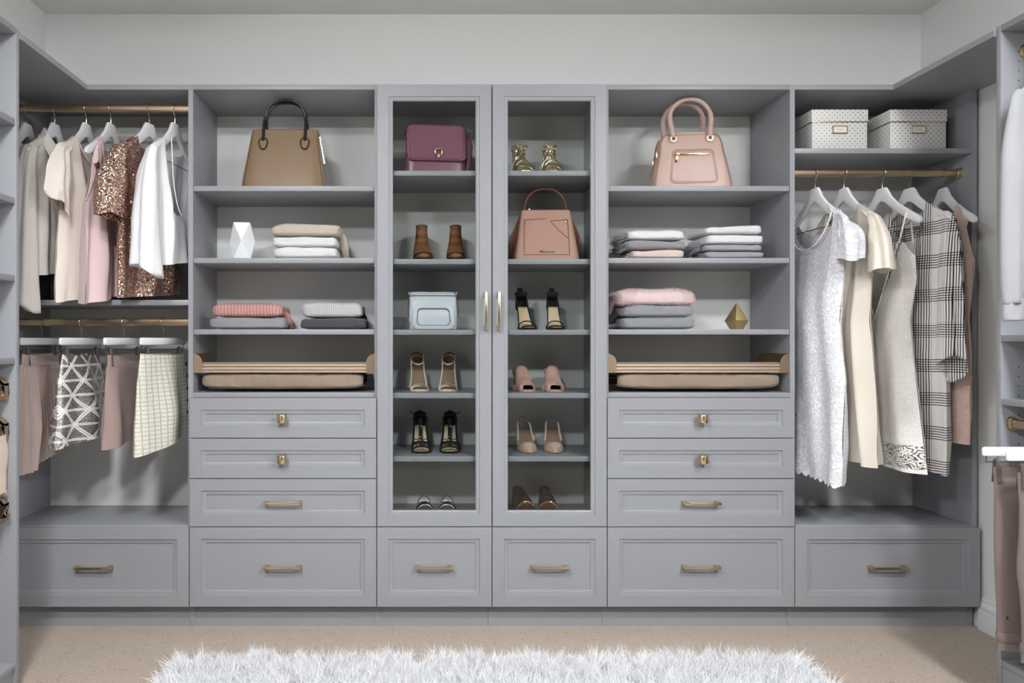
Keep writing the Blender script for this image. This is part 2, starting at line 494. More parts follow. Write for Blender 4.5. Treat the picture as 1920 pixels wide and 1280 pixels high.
# ---- hanging units in the two corners, their tops running on over the corner
def oval_rod(parent, p0, p1, name='rod', brk=(True, True)):
    mb = MB(); d = (Vector(p1) - Vector(p0))
    along_x = abs(d.x) > abs(d.y)
    n = 20; pr = []
    for k in range(n):
        a = 2*PI*k/n
        pr.append((.0085*sp(math.cos(a), .8), .0155*sp(math.sin(a), .7)))
    if along_x: rings = [[(x, p0[1]+a, p0[2]+b) for a, b in pr] for x in (p0[0], p1[0])]
    else: rings = [[(p0[0]+a, y, p0[2]+b) for a, b in pr] for y in (p0[1], p1[1])]
    mb.loft(rings, True, True, True)
    r = mb.build(name, M['bronze'], parent)
    return r
def rod_bracket(parent, x, y, z, ax, dirn):
    mb = MB(); o = []
    for q, s in ((0, 1.75), (.003, 1.75), (.004, 1.45), (.016, 1.35), (.017, 1.2)):
        ring = []
        for k in range(24):
            a = 2*PI*k/24
            p, w = .0095*s*sp(math.cos(a), .7), .0165*(.45+s*.55)*sp(math.sin(a), .6)
            ring.append((x+dirn*q, y+p, z+w) if ax == 'x' else (x+p, y+dirn*q, z+w))
        o.append(ring)
    mb.loft(o, True, True, True)
    mb2 = mb.build('rod_bracket', M['brass'], parent); return mb2

YR = .062
ZR_LT, ZR_LB, ZR_R = Z(204, YR), Z(604, YR), Z(325, YR)
lh = thing('hanging_cabinet', 'grey corner hanging cabinet with two brass rods of blouses and skirts', 'cabinet', (-1.3, 0, 0))
o0 = 1.3
XL0 = BX[0] + o0 + T; XL1 = BX[1] + o0 - T/2
MB().box(BX[0]+o0, BX[0]+o0+T, 0, YBK, 0, TOP, .001).build('side_panel', M['cab'], lh)
XCL = X(163)          # front line of the left wall cabinets
poly = [(WL+.002+o0, YBK), (XL1, YBK), (XL1, 0), (XCL+o0, 0), (XCL+o0, -.498), (WL+.002+o0, -.498)]
MB().prism(poly, TOP-.021, TOP, 'z').build('top_panel', M['cab'], lh)
shelf(lh, XL0, XL1, Z(562), t=.021)
shelf(lh, XL0, XL1, .421, name='bench_top', y0=-.004)
drawer(lh, BX[0]+o0, BX[1]+o0, ZD[4], ZD[3]-.002)
toe(lh, XL0, XL1)
for zz in (ZR_LT, ZR_LB):
    oval_rod(lh, (XL0, YR, zz), (XL1, YR, zz), 'hanging_rod')
    rod_bracket(lh, XL0, YR, zz, 'x', 1); rod_bracket(lh, XL1, YR, zz, 'x', -1)

rh = thing('hanging_cabinet', 'grey corner hanging cabinet with brass rod of dresses below spotted boxes', 'cabinet', (1.9, 0, 0))
o1 = -1.9
XR0 = BX[5] + o1 + T/2; XR1 = X(1822) + o1
MB().prism([(.024, 0), (YBK, 0), (YBK, TOP), (0, TOP), (0, .092), (.024, .092)], XR1, XR1+.021, 'x').build('side_panel', M['cab'], rh, False)
XCR = X(1675)
poly = [(XR0, YBK), (WR-.002+o1, YBK), (WR-.002+o1, -.518), (XCR+o1, -.518), (XCR+o1, 0), (XR0, 0)]
MB().prism(poly, TOP-.021, TOP, 'z').build('top_panel', M['cab'], rh)
ZBOX = Z(277.5)
shelf(rh, XR0, XR1, ZBOX, .002)
shelf(rh, XR0, XR1, .421, name='bench_top', y0=-.004)
drawer(rh, BX[5]+o1, XR1+.021, ZD[4], ZD[3]-.002)
toe(rh, XR0, XR1+.0)
oval_rod(rh, (XR0, YR, ZR_R), (XR1, YR, ZR_R), 'hanging_rod')
rod_bracket(rh, XR0, YR, ZR_R, 'x', 1); rod_bracket(rh, XR1, YR, ZR_R, 'x', -1)
pin_holes(rh, XR1, (.09, .25), [.5+.064*k for k in range(9)] + [1.5+.064*k for k in range(6)], -1)

# ---- cabinets along the side walls
YSL, YSR = -.5, -.52
def side_panel_y(parent, x0, x1, y, z1=TOP+.008, name='side_panel'):
    return MB().box(x0, x1, y-T, y, 0, z1, .001).build(name, M['cab'], parent)
XL = X(36, YSL)
lc = thing('side_cabinet', 'grey shelf cabinet along the left wall with bronze pull-out racks', 'cabinet', (WL, -1.2, 0))
ax, ay = -WL, 1.2
xf0, xf1 = WL + .002 + ax, XL + ax
YN = -1.28
side_panel_y(lc, xf0, xf1, YSL+ay)
side_panel_y(lc, xf0, xf1, YN+ay)
def yshelf(parent, xa, xb, ya, yb, z, name='shelf', t=.021):
    return MB().box(xa, xb, ya, yb, z-t, z, .0012).build(name, M['cab'], parent)
yshelf(lc, xf0, xf1, YN+ay, YSL-T+ay, TOP+.008, 'top_panel')
for py in (226, 373, 517, 670, 1238):
    yshelf(lc, xf0, xf1-.003, YN+ay, YSL-T+ay, Z(py, YSL), 'shelf' if py < 1000 else 'bottom_shelf')
MB().box(xf1-.03, xf1-.014, YN+ay, YSL-T+ay, 0, Z(1249, YSL)).build('toe_kick', M['cab'], lc, False)

XRr = X(1868, YSR)
rc = thing('side_cabinet', 'grey hanging cabinet along the right wall with bronze rods', 'cabinet', (WR, -1.2, 0))
ax2 = -WR
xg0, xg1 = X(1868, YSR) + ax2, WR - .002 + ax2
side_panel_y(rc, xg0, xg1, YSR+ay)
side_panel_y(rc, xg0, xg1, YN+ay)
yshelf(rc, xg0, xg1, YN+ay, YSR-T+ay, TOP+.008, 'top_panel')
for py, nm in ((628, 'shelf'), (746, 'shelf'), (1231, 'bottom_shelf')):
    yshelf(rc, xg0, xg1, YN+ay, YSR-T+ay, Z(py, YSR), nm)
MB().box(xg0+.006, xg0+.02, YN+ay, YSR-T+ay, 0, Z(1243, YSR)).build('toe_kick', M['cab'], rc, False)
XRR = X(1922, YSR-.02); XRD = X(1896, YSR-.02)
ZRU, ZRD = Z(96, YSR-.02), Z(794, YSR-.02)
for xx, zz in ((XRR, ZRU), (XRD, ZRD)):
    oval_rod(rc, (xx+ax2, YN+ay, zz), (xx+ax2, YSR-T+ay, zz), 'hanging_rod')
    rod_bracket(rc, xx+ax2, YSR-T+ay, zz, 'y', -1)
mbh = MB()
for zz in [1.25+.032*k for k in range(20)] + [2.0+.032*k for k in range(5)] + [.6+.032*k for k in range(16)]:
    n = 8; r = .0026; xx = X(1901, YSR) + ax2
    mbh.add([(xx + r*math.cos(2*PI*k/n), YSR-T+ay-.0005, zz + r*math.sin(2*PI*k/n)) for k in range(n)], [tuple(range(n))])
tag(mbh.build('shelf_pin_holes', M['hole'], rc, False), kind='stuff')

# ---- bronze pull-out racks
M['fluted'] = M['champ']
M['burlap'] = fabric('tan_canvas', rgb(150, 134, 118), 450, .35, .95, .1, .12)
def quarter_plate(mb, x, dx, y0, y1, z0, z1):
    # plate normal to x with rounded upper rear/front corner
    pts = [(y0, z0), (y1, z0), (y1, z1)]
    R_ = min(.03, z1-z0-.005, y1-y0-.004)
    for k in range(7):
        a = PI/2 + PI/2*k/6
        pts.append((y0 + R_ + R_*math.cos(a), z1 - R_ + R_*math.sin(a)))
    mb.prism(pts, x, x+dx, 'x')
def pull_out(label, i, mir):
    xa, xb = BX[i]+T/2, BX[i+1]-T/2
    xc = (xa+xb)/2; w = (xb-xa)/2 - .004
    u = thing('pull_out_tray', label, 'pull-out tray', (xc, 0, .957))
    zt, zb = Z(679, .02)-.957, Z(698, .02)-.957
    rx = .333
    # fluted front rail
    h = zt - zb
    prof = [(.012, 0), (.012, h*.18), (.016, h*.22), (.010, h*.3), (.010, h*.52), (.017, h*.57), (.012, h*.64), (.012, h*.84), (.016, h*.9), (.019, h), (.034, h), (.034, 0)]
    MB().prism([(p, zb+q) for p, q in prof], -rx, rx, 'x').build('front_rail', M['champ'], u, ang=25)
    zpt = Z(663, .02)-.957
    for s in (-1, 1):
        # curved corner plate, turning from the rail end to the side wall
        mb = MB(); rings = []
        n = 10
        poly = [(0, zb-.001), (0, zt-.002)]
        for k in range(8):
            a = PI - (PI/2)*k/7
            poly.append((.034 + .034*math.cos(a), zt-.002 + (zpt-zt+.002)*math.sin(a)))
        poly += [(.036, zpt), (.036, zb-.001)]
        mb.prism([(s*(rx + p), q) for p, q in poly], .008, .012, 'y', .0)
        mb.build('end_plate', M['bronze'], u, ang=25)
        MB().prism([(.012, zb), (.012, zpt), (.22, zpt+.002), (.26, zpt-.006), (.29, zpt-.03), (.295, zb)], s*(rx+.033), s*(rx+.036), 'x').build('side_rail', M['bronze'], u, ang=25)
    MB().box(-rx, rx, .034, .29, zb+.004, zb+.010).build('tray_base', M['burlap'], u, False)
    # canvas pouch below
    zlo = Z(728, .03) - .957
    def f(a, b):
        th = 2*PI*a
        hh = (zb - .001 - zlo)/2; yc = .145; hd = .125
        x = lerp(-1, 1, b)
        endk = (1 - abs(x)**14)**.5 if abs(x) < 1 else 0
        xx = -.012*mir + x*.332
        wob = nz(xx*9, th*1.2, 3.1+mir)*.007 + nz(xx*30, th*2, 7)*.003 + nz(xx*60, th*5, 4)*.0012
        z = (zb+zlo)/2 + hh*sp(math.sin(th), .45)*(.55+.45*endk) + (-.002 - .004*(1-x*x)) * (math.sin(th) < 0)
        y = yc + (hd + wob)*sp(math.cos(th), .45)*(.8+.2*endk)
        return (xx + wob*.4, y, z + wob*.35)
    MB().grid(64, 120, f).build('canvas_pouch', M['burlap'], u)
    return u
pull_out('bronze pull-out tray with tan canvas pouch, below the coral sweater shelf', 1, 1)
pull_out('bronze pull-out tray with tan canvas pouch, below the gold ornament shelf', 4, -1)
# bronze racks in the left side cabinet
def side_rack(label, py0, py1, dy):
    z0, z1 = Z(py1, YSL), Z(py0, YSL)
    y1 = YSL - T - .002
    u = thing('pull_out_rack', label, 'pull-out rack', (XL - .03, y1, z0))
    h = z1 - z0
    # rail running towards the viewer
    hr = h*.66
    prof = [(-.012, 0), (.004, 0), (.004, hr*.2), (.008, hr*.26), (.001, hr*.34), (.001, hr*.6), (.008, hr*.66), (.003, hr*.72), (.003, hr*.88), (.007, hr), (-.02, hr)]
    MB().prism(prof, -.7, -.02, 'y').build('rail', M['bronze'], u, ang=25)
    poly = [(.008, 0), (.008, h*.75)]
    for k in range(8):
        a = PI/2*k/7
        poly.append((-.022 + .03*math.cos(a), h*.62 + h*.38*math.sin(a)))
    poly += [(-.25, h), (-.25, 0)]
    MB().prism(poly, -.03, -.001, 'y', .002).build('end_plate', M['bronze'], u, ang=25)
    return u
side_rack('topmost of three bronze racks in the left wall cabinet', 706, 747, 0)
side_rack('middle one of three bronze racks in left wall cabinet, peach scarf on it', 780, 821, 0)
side_rack('lowest of three bronze racks in the left wall cabinet, near the floor', 927, 970, 0)
# ------------------------------------------------------------------ hand bags
def stitch_rect(x0, x1, z0, z1, r, y, n=6, topw=None, r2=None):
    # closed rounded outline on the plane y(x,z); topw: extra inset of the top corners
    pts = []
    tw = topw or 0
    for cx, cz, a0 in ((x1-r, z0+r, -PI/2), (x1-r-tw, z1-r, 0), (x0+r+tw, z1-r, PI/2), (x0+r, z0+r, PI)):
        for k in range(n+1):
            a = a0 + PI/2*k/n
            px, pz = cx + r*math.cos(a), cz + r*math.sin(a)
            pts.append((px, y(px, pz) if callable(y) else y, pz))
    return pts
def arch(x, z0, z1, y, sx=1.0, lean=0.0, n=28, p=.8):
    pts = []
    for k in range(n+1):
        a = PI*k/n
        pts.append((-x*sp(math.cos(a), p), y + lean*math.sin(a), z0 + (z1-z0)*sp(math.sin(a), sx)))
    return pts

M['patent'] = leather('taupe_patent', rgb(128, 105, 80), .3, 0, .5)
# taupe patent tote
b = thing('tote_bag', 'glossy taupe patent tote bag with tall black handles', 'handbag', (X(536, .1), .105, SH[0]), 0)
def tote_hw(z): return lint([(0, .172), (.02, .172), (.2, .144), (.26, .136)], z)
sl = []
for k in range(15):
    z = .248*k/14
    sl.append((z, tote_hw(z)*(.985 if k == 0 else 1), lint([(0, .082), (.25, .032)], z)))
sl.insert(0, (0, tote_hw(0)*.96, .074)); sl.append((.252, .132, .027)); sl.append((.2535, .124, .02))
body = MB().slices(sl, 44, 7).build('body', M['patent'], b)
def tote_y(z): return -lint([(0, .082), (.25, .032)], z)
for s in (-1, 1):     # handle, black, one in front and one behind
    yb = tote_y(.19)*s*-1
for fb in (-1, 1):
    pts = []
    for k in range(33):
        a = PI*k/32
        zz = .20 + (.375-.20)*sp(math.sin(a), .6)
        pts.append((-.094*sp(math.cos(a), .75)*(1 - .08*(1-math.sin(a))), fb*lerp(.049, .018, min(1, (zz-.2)/.1)), zz))
    MB().tube(pts, .0062, 10).build('handle', M['black'], b)
for s in (-1, 1):
    # teardrop tab with dark rim on the front face
    cx, cz = s*.086, .19
    rim = []; 
    for k in range(28):
        a = 2*PI*k/28
        px = cx + .0175*math.sin(a)*(1.0 if math.cos(a) > -.2 else .9); pz = cz + (.022 if math.cos(a) > 0 else .028)*sp(math.cos(a), .85)
        rim.append((px, tote_y(pz) - .004, pz))
    tb = MB().tube(rim, .0028, 6, closed=True, caps=False).build('handle_tab', M['black'], b)
    f = MB(); f.add([(p[0], p[1]+.0005, p[2]) for p in rim], [tuple(range(28))]); f.build('tab_inset', M['patent'], tb)
# side zip and gussets
for s in (-1, 1):
    MB().tube([(s*(tote_hw(z)-.001), lerp(.0, .0, z), z) for z in (.235, .2, .15, .1, .06)], .0022, 6).build('side_seam', M['gunm'], b)
zp = MB()
for k in range(14):
    z = .222 - .0085*k
    zp.box(tote_hw(z)+.000+.004*(k/14), tote_hw(z)+.005+.004*(k/14), -.012-.001*k, -.006-.001*k, z-.003, z+.002)
zp.build('chain_zip', M['chrome'], b)
MB().tube([(tote_hw(z)*.999-.004, tote_y(z)*.93, z) for z in (.004, .05, .1, .15, .2, .23)], .002, 6).build('edge_piping', M['patent'], b)
MB().tube([(-tote_hw(z)*.999+.004, tote_y(z)*.93, z) for z in (.004, .05, .1, .15, .2, .23)], .002, 6).build('edge_piping', M['patent'], b)

# blush dome bag
M['blush'] = leather('blush_leather', rgb(190, 163, 153), .42, .12)
M['blush_dk'] = leather('blush_edge', rgb(150, 106, 98), .5, 0)
H = .235
b = thing('dome_handbag', 'blush pink domed handbag with gold zip pocket and rolled handles', 'handbag', (X(1290, .1), .10, SH[0]), -.1)
def dome_hw(z):
    return lint([(0, .160), (.03, .157), (.1, .143), (.16, .131)], z) if z < .16 else .131 - .05*(1 - math.sqrt(max(0, 1 - ((z-.16)/(H-.16))**2.4)))
def dome_hd(z): return lint([(0, .082), (.12, .066), (.19, .05), (H, .036)], z)
sl = [(0, .152, .074)] + [(z, dome_hw(z), dome_hd(z)) for z in [.001]+[H*k/22 for k in range(1, 23)]] + [(H+.002, .07, .028), (H+.003, .05, .01)]
MB().slices(sl, 48, 8).build('body', M['blush'], b)
fy = lambda x, z: -dome_hd(z) - .0005
for s_ in (-1, 1):
    edge = [(-(dome_hw(z))+.006, s_*(dome_hd(z)*.985), z) for z in [H*k/22 for k in range(0, 22)]]
    edge2 = [(-p[0], p[1], p[2]) for p in edge]
    MB().tube(edge + edge2[::-1], .0016, 6).build('edge_piping', M['blush_dk'], b)
MB().tube(stitch_rect(-.091, .098, .016, .158, .02, lambda x, z: fy(x, z)-.0004, topw=.012), .0011, 6, closed=True, caps=False).build('pocket_seam', M['blush_dk'], b)
pk = MB()
op = stitch_rect(-.085, .092, .022, .152, .018, lambda x, z: fy(x, z)-.0004, topw=.012)
pk.tube(op, .0009, 6, closed=True, caps=False)
pk.build('pocket_seam', M['blush_dk'], b)
zq = .138
zo = MB().box(-.052, .064, fy(0, zq)-.0055, fy(0, zq)+.004, zq-.0048, zq+.0048, .002).build('zip', M['gold'], b)
MB().box(-.069, -.05, fy(0, zq)-.008, fy(0, zq)+.002, zq-.004, zq+.006, .002).build('zip_slider', M['gold'], zo)
MB().box(-.069, -.057, fy(0, .12)-.008, fy(0, .12)-.0045, zq-.034, zq-.003, .003).build('zip_pull', M['gold'], zo)
for fb in (-1, 1):
    pts = []; off = 0.0 if fb < 0 else -.012
    for k in range(37):
        a = PI*k/36
        zz = .207 + (.374-.207)*sp(math.sin(a), .56)
        ang = -math.cos(a)
        wx = .073*sp(ang, .8)*(1 + .42*math.sin(a)*(1-math.sin(a))*2 - .0)
        pts.append((wx + off, fb*lerp(.056, .028, min(1, (zz-.207)/.12)), zz))
    hd_ = MB().tube(pts, [.0088 if 5 < k < 31 else .0105 for k in range(37)], 10).build('handle', M['blush'], b)
    for s in (-1, 1):
        MB().tube([(s*.073+off + .011*math.cos(2*PI*k/16), fb*.0585, .204+.011*math.sin(2*PI*k/16)) for k in range(16)], .0026, 6, closed=True, caps=False).build('ring', M['gold'], hd_)
MB().box(-.152, -.1455, -.03, -.024, .092, .132, .002).build('side_zip_pull', M['gold'], b)
MB().box(-.1435, -.137, -.058, -.052, .12, .155, .002).build('side_zip_pull', M['gold'], b)
sd = MB().tube([(-dome_hw(z)-.001, .0, z) for z in (.06, .1, .14, .17, .19, .21)], .0025, 6).build('side_zip', M['blush_dk'], b)

# burgundy flap bag
M['plum'] = leather('burgundy_leather', rgb(128, 72, 96), .3, .1)
b = thing('flap_bag', 'burgundy leather flap bag with round gold clasp', 'handbag', (X(815, .1), .10, TSH[0]), .12)
sl = [(0, .124, .05), (.003, .127, .055)] + [(.2*k/10, lint([(0, .127), (.2, .116)], .2*k/10), lint([(0, .056), (.1, .05), (.2, .036)], .2*k/10)) for k in range(1, 10)] + [(.193, .112, .034), (.199, .1, .026)]
MB().slices(sl, 40, 6).build('body', M['plum'], b)
flp = MB()
def flapf(a, t):
    x = lerp(-.123, .123, a)
    # wraps from the back over the top and down the front
    prof = lint([(0, .036), (.16, -.0), (.3, -.046), (1, -.064)], t)
    zt = lint([(0, .196), (.1, .204), (.16, .206), (.24, .203), (.32, .19), (1, .047)], t)
    k = abs(x)/.123
    rz = 0
    if k > .82 and t > .55:
        kk = (k-.82)/.18; rz = .022*(1-math.sqrt(max(0, 1-kk*kk)))*min(1, (t-.55)/.45)
    if k > .8 and t < .5:
        kk = (k-.8)/.2; rz -= .024*(1-math.sqrt(max(0, 1-kk*kk)))*(1 if t < .3 else (.5-t)/.2)
    return (x, prof - .002*math.sin(a*PI), zt + rz)
flp.grid(30, 30, flapf)
fl = flp.build('flap', M['plum'], b, solid=.006)
border = [flapf(a, t) for a, t in [(.04, .36), (.04, .6), (.04, .8), (.05, .92), (.09, .955), (.2, .96), (.5, .96), (.8, .96), (.91, .955), (.95, .92), (.96, .8), (.96, .6), (.96, .36)]]
MB().tube([(p[0], p[1]-.004, p[2]) for p in border], .0024, 6).build('piping', M['plum'], fl)
cx, cz = .006, .081; yy = -.072
MB().tube([(cx+.0145*math.cos(2*PI*k/24), yy, cz+.0145*math.sin(2*PI*k/24)) for k in range(24)], .0035, 8, closed=True, caps=False).build('clasp_ring', M['gold'], fl)
MB().lathe([(.004, 0), (.0085, -.003), (.0085, -.008), (.005, -.0105)], 16, (cx, yy+.002, cz-.017), 'y').build('clasp_stud', M['gold'], fl)
for x in (-.066, .066):
    MB().tube([(x, .0, .2), (x, -.002, .214), (x, .004, .222), (x+.002, .012, .226)], .0022, 6).build('chain_link', M['gold'], b)
    MB().lathe([(.0045, 0), (.0045, .006), (.002, .008)], 10, (x, -.01, .203), 'z').build('stud', M['gold'], b)
MB().slices([(.01, .008, .045, .132, .012), (.05, .014, .05, .14, .012), (.12, .018, .05, .142, .012), (.16, .014, .042, .136, .01), (.178, .006, .03, .128, .006)], 20, 3).build('gusset', M['plum'], b)
for k in range(4):
    MB().tube([(.13+.007*k+.004*math.cos(2*PI*q/10), -.03+.002*k, .190-.003*k+.0035*math.sin(2*PI*q/10)) for q in range(10)], .0012, 5, closed=True, caps=False).build('chain_link', M['gold'], b)

# terracotta tote
M['terra'] = leather('terracotta_leather', rgb(188, 143, 128), .45, .12)
M['terra_dk'] = leather('terracotta_edge', rgb(150, 88, 70), .5, 0)
b = thing('tote_bag', 'terracotta leather tote with slim single handle and front pocket', 'handbag', (X(1023, .1), .11, TSH[1]), -.04)
thw = lambda z: lint([(0, .134), (.012, .136), (.21, .103), (.22, .1)], z)
thd = lambda z: lint([(0, .068), (.2, .03), (.22, .026)], z)
sl = [(0, .128, .062)] + [(z, thw(z), thd(z)) for z in [.003]+[.21*k/14 for k in range(1, 15)]] + [(.215, .098, .02)]
MB().slices(sl, 40, 7).build('body', M['terra'], b)
ty = lambda x, z: -thd(z) - .001
pkt = MB()
L1 = [(-.092, .022), (.092, .022), (.09, .095), (.088, .102), (.088, .1)]
def line(mb, pts, r=.0013):
    q = []
    for i in range(len(pts)-1):
        for k in range(6):
            t = k/6; x, z = lerp(pts[i][0], pts[i+1][0], t), lerp(pts[i][1], pts[i+1][1], t); q.append((x, ty(x, z), z))
    q.append((pts[-1][0], ty(*pts[-1]), pts[-1][1])); mb.tube(q, r, 5)
line(pkt, [(-.092, .17), (-.094, .022), (.092, .022), (.088, .17), (.016, .165), (.05, .125), (.089, .09)])
line(pkt, [(-.092, .17), (0, .175)])
pkt.build('pocket_seam', M['terra_dk'], b)
for x, z in ((-.082, .16), (.080, .162)):
    MB().lathe([(.0058, 0), (.0058, -.003), (.003, -.005)], 14, (x, ty(x, z), z), 'y').build('stud', M['chrome'], b)
bar = MB().box(-.03, .03, ty(0, .036)-.004, ty(0, .036)+.002, .0325, .0395, .001).build('nameplate', M['gunm'], b)
bm_ = MB()
for k in range(9): bm_.box(-.018+.0043*k, -.0152+.0043*k, ty(0, .036)-.0046, ty(0, .036)-.003, .0345, .0375)
bm_.build('lettering', M['chrome'], bar)
MB().tube(arch(.088, .2, .305, 0, .8, 0, 30, .85), .0035, 8, flat=(1, 1.6)).build('handle', M['terra_dk'], b)
MB().lathe([(.006, 0), (.006, .006), (.003, .009)], 12, (-.068, -.012, .214), 'z').build('stud', M['chrome'], b)
for s in (-1, 1):
    MB().prism([(s*.134, .006), (s*.104, .205), (s*.108, .19), (s*.143, .11), (s*.146, .03)], .0, .05, 'y').build('side_gusset', M['terra_dk'], b)

# pale blue-grey crossbody
M['mist'] = leather('mist_leather', rgb(205, 211, 220), .35, .12)
b = thing('crossbody_bag', 'small pale grey crossbody bag with dark piping and front pocket', 'handbag', (X(811, .1), .10, TSH[2]), .05)
mhw = lambda z: lint([(0, .1), (.06, .103), (.15, .098)], z)
mhd = lambda z: lint([(0, .05), (.05, .056), (.12, .04), (.15, .022)], z)
sl = [(0, .094, .044)] + [(z, mhw(z), mhd(z)) for z in [.003]+[.15*k/12 for k in range(1, 13)]] + [(.154, .094, .016)]
MB().slices(sl, 40, 6).build('body', M['mist'], b)
my = lambda x, z: -mhd(z) - .0012
MB().tube([(x, -mhd(.142)-.002, .142) for x in (-.096, 0, .096)], .0014, 5).build('top_piping', M['wire'], b)
# raised pocket with horseshoe band
po = MB()
for k, (ins, dy) in enumerate(((0, 0), (.004, -.006), (.016, -.007), (.02, -.004))):
    pass
outline = stitch_rect(-.088, .088, .002, .108, .026, lambda x, z: my(x, z)+.0, topw=.004)
rings = []
for ins, dy in ((0, .002), (.001, -.006), (.018, -.0075), (.02, -.003), (.024, -.005)):
    rings.append([(p[0]*(1-ins/.088), my(p[0], p[2])+dy, .055 + (p[2]-.055)*(1-ins/.055)) for p in outline])
po.loft(rings, True, False, True).build('front_pocket', M['mist'], b)
MB().tube([(p[0]*.78, my(p[0], p[2])-.0062, .052 + (p[2]-.055)*.64) for p in outline], .0016, 6, closed=True, caps=False).build('pocket_piping', M['wire'], b)
for s in (-1, 1):
    MB().lathe([(.003, 0), (.003, -.003)], 10, (s*.078, my(.078, .018)-.006, .018), 'y').build('rivet', M['chrome'], b)
    MB().box(s*.098-.004, s*.098+.004, -.02, .02, .128, .158, .002).build('strap_tab', M['gunm'], b)
    MB().tube([(s*.1, -.03, .13), (s*.104, -.036, .09), (s*.103, -.04, .05)], .002, 6).build('side_zip', M['wire'], b)
MB().tube([(-.1, -.045, .03), (-.105, -.05, .02), (-.116, -.054, .004)], .0022, 6).build('zip_pull', M['gunm'], b)
MB().tube([(-.09, 0, .156), (-.05, .01, .158), (0, .014, .157), (.05, .01, .158), (.09, 0, .156)], .003, 6).build('strap', M['mist'], b)

# ------------------------------------------------------------------ shoes (toe at local y=0, looking towards -y)
WT = [(0, .42), (.04, .66), (.12, .88), (.28, 1), (.45, .84), (.65, .66), (.85, .70), (.95, .6), (1, .3)]
class Shoe:
    def __init__(s, label, px, y, z, L, H, W=.041, rz=0, name='high_heel', tab=None, cat='shoe', group=None):
        s.u = thing(name, label, cat, (X(px, y), y, z), rz, group)
        s.L, s.H, s.W = L, H, W; s.tab = tab or WT; s.pl = .006
    def hw(s, t): return s.W*lint(s.tab, t)
    def b(s, t): return s.pl + interp([(.0, .004), (.12, 0), (.32, 0), (.8, s.H), (1, s.H*1.03)], t)
    def sole(s, mat, th=.006, name='sole', k=1.0, dz=0, t1=1.0):
        rings = []
        for i in range(25):
            t = t1*i/24; w = s.hw(t)*k; y = s.L*t; z = s.b(t)+dz
            rings.append([(-w, y, z-th), (w, y, z-th), (w*1.01, y, z-th*.4), (w, y, z), (-w, y, z), (-w*1.01, y, z-th*.4)])
        return MB().loft(rings, True, True, True).build(name, mat, s.u)
    def heel(s, mat, top=.85, bot=.25, t=.9, lean=.0):
        rings = []
        for i in range(9):
            k = i/8; w = lerp(s.W*.62*top, s.W*.62*bot, k**.6)
            yc = s.L*(t + .03*k + lean*k); z = lerp(s.b(t)-.003, 0, k)
            rings.append([(w*math.cos(2*PI*q/12), yc + w*1.05*math.sin(2*PI*q/12), z) for q in range(12)])
        return MB().loft(rings, True, True, True).build('heel', mat, s.u)
    def vamp(s, mat, t0, t1, hts, lean=0.0, name='vamp', solid=.0025, wide=1.04, nose=True, dip=None):
        def f(a, b_):
            t = lerp(t0, t1, b_); al = PI*a
            tt = t
            if dip: tt = t + (dip*(math.sin(al)-1))*b_ * -1 if dip < 0 else t - dip*math.sin(al)*b_
            w = s.hw(tt)*wide; h = lint(hts, b_)
            return (w*sp(math.cos(al), .8), s.L*tt + lean*math.sin(al), s.b(tt) - .004 + h*sp(math.sin(al), .75))
        return MB().grid(20, 14, f).build(name, mat, s.u, solid=solid)
    def counter(s, mat, t0, hts, name='heel_counter', solid=.003):
        # wraps around the heel from side to side
        def path(a):
            k = 2*a - 1
            if abs(k) > .45:
                q = (abs(k)-.45)/.55; t = lerp(.88, t0, q); return math.copysign(s.hw(t), k), s.L*t, s.b(t), abs(k)
            an = k/.45*PI/2; r = s.hw(.88)
            return r*math.sin(an), s.L*.88 + .115*s.L*math.cos(an), s.b(.92), abs(k)
        def f(a, b_):
            x, y, z, k = path(a); h = lint(hts, k)
            return (x*(1 - .18*b_*(1-k)), y + .004*b_, z - .003 + h*b_)
        return MB().grid(28, 8, f).build(name, mat, s.u, solid=solid)
    def strap(s, mat, t, h, r=.003, w=.006, slant=0, lean=0, n=16, name='strap', tl=None, tr=None):
        pts = []
        for k in range(n+1):
            a = PI*k/n; tt = t if tl is None else lerp(tr, tl, (1-math.cos(a))/2)
            ww = s.hw(tt)*1.05
            pts.append((ww*sp(math.cos(a), .9), s.L*tt + lean*math.sin(a), s.b(tt) - .003 + h*sp(math.sin(a), .8)))
        return MB().tube(pts, 1, 8, flat=(r, w) if True else None, up=(0, 0, 1) if False else None).build(name, mat, s.u)
    def ring(s, mat, y, z, rx, ry, r=.003, w=.004, tilt=0, name='ankle_strap', x=0):
        pts = [(x + rx*math.cos(2*PI*k/24), y + ry*math.sin(2*PI*k/24), z + tilt*math.sin(2*PI*k/24)) for k in range(24)]
        return MB().tube(pts, 1, 6, flat=(w, r), closed=True, caps=False, up=(0, 0, 1)).build(name, mat, s.u)

YS = .06
M['insole'] = leather('beige_insole', rgb(216, 192, 160), .5, .05)
M['insole_dk'] = leather('taupe_insole', rgb(140, 118, 100), .5, .05)
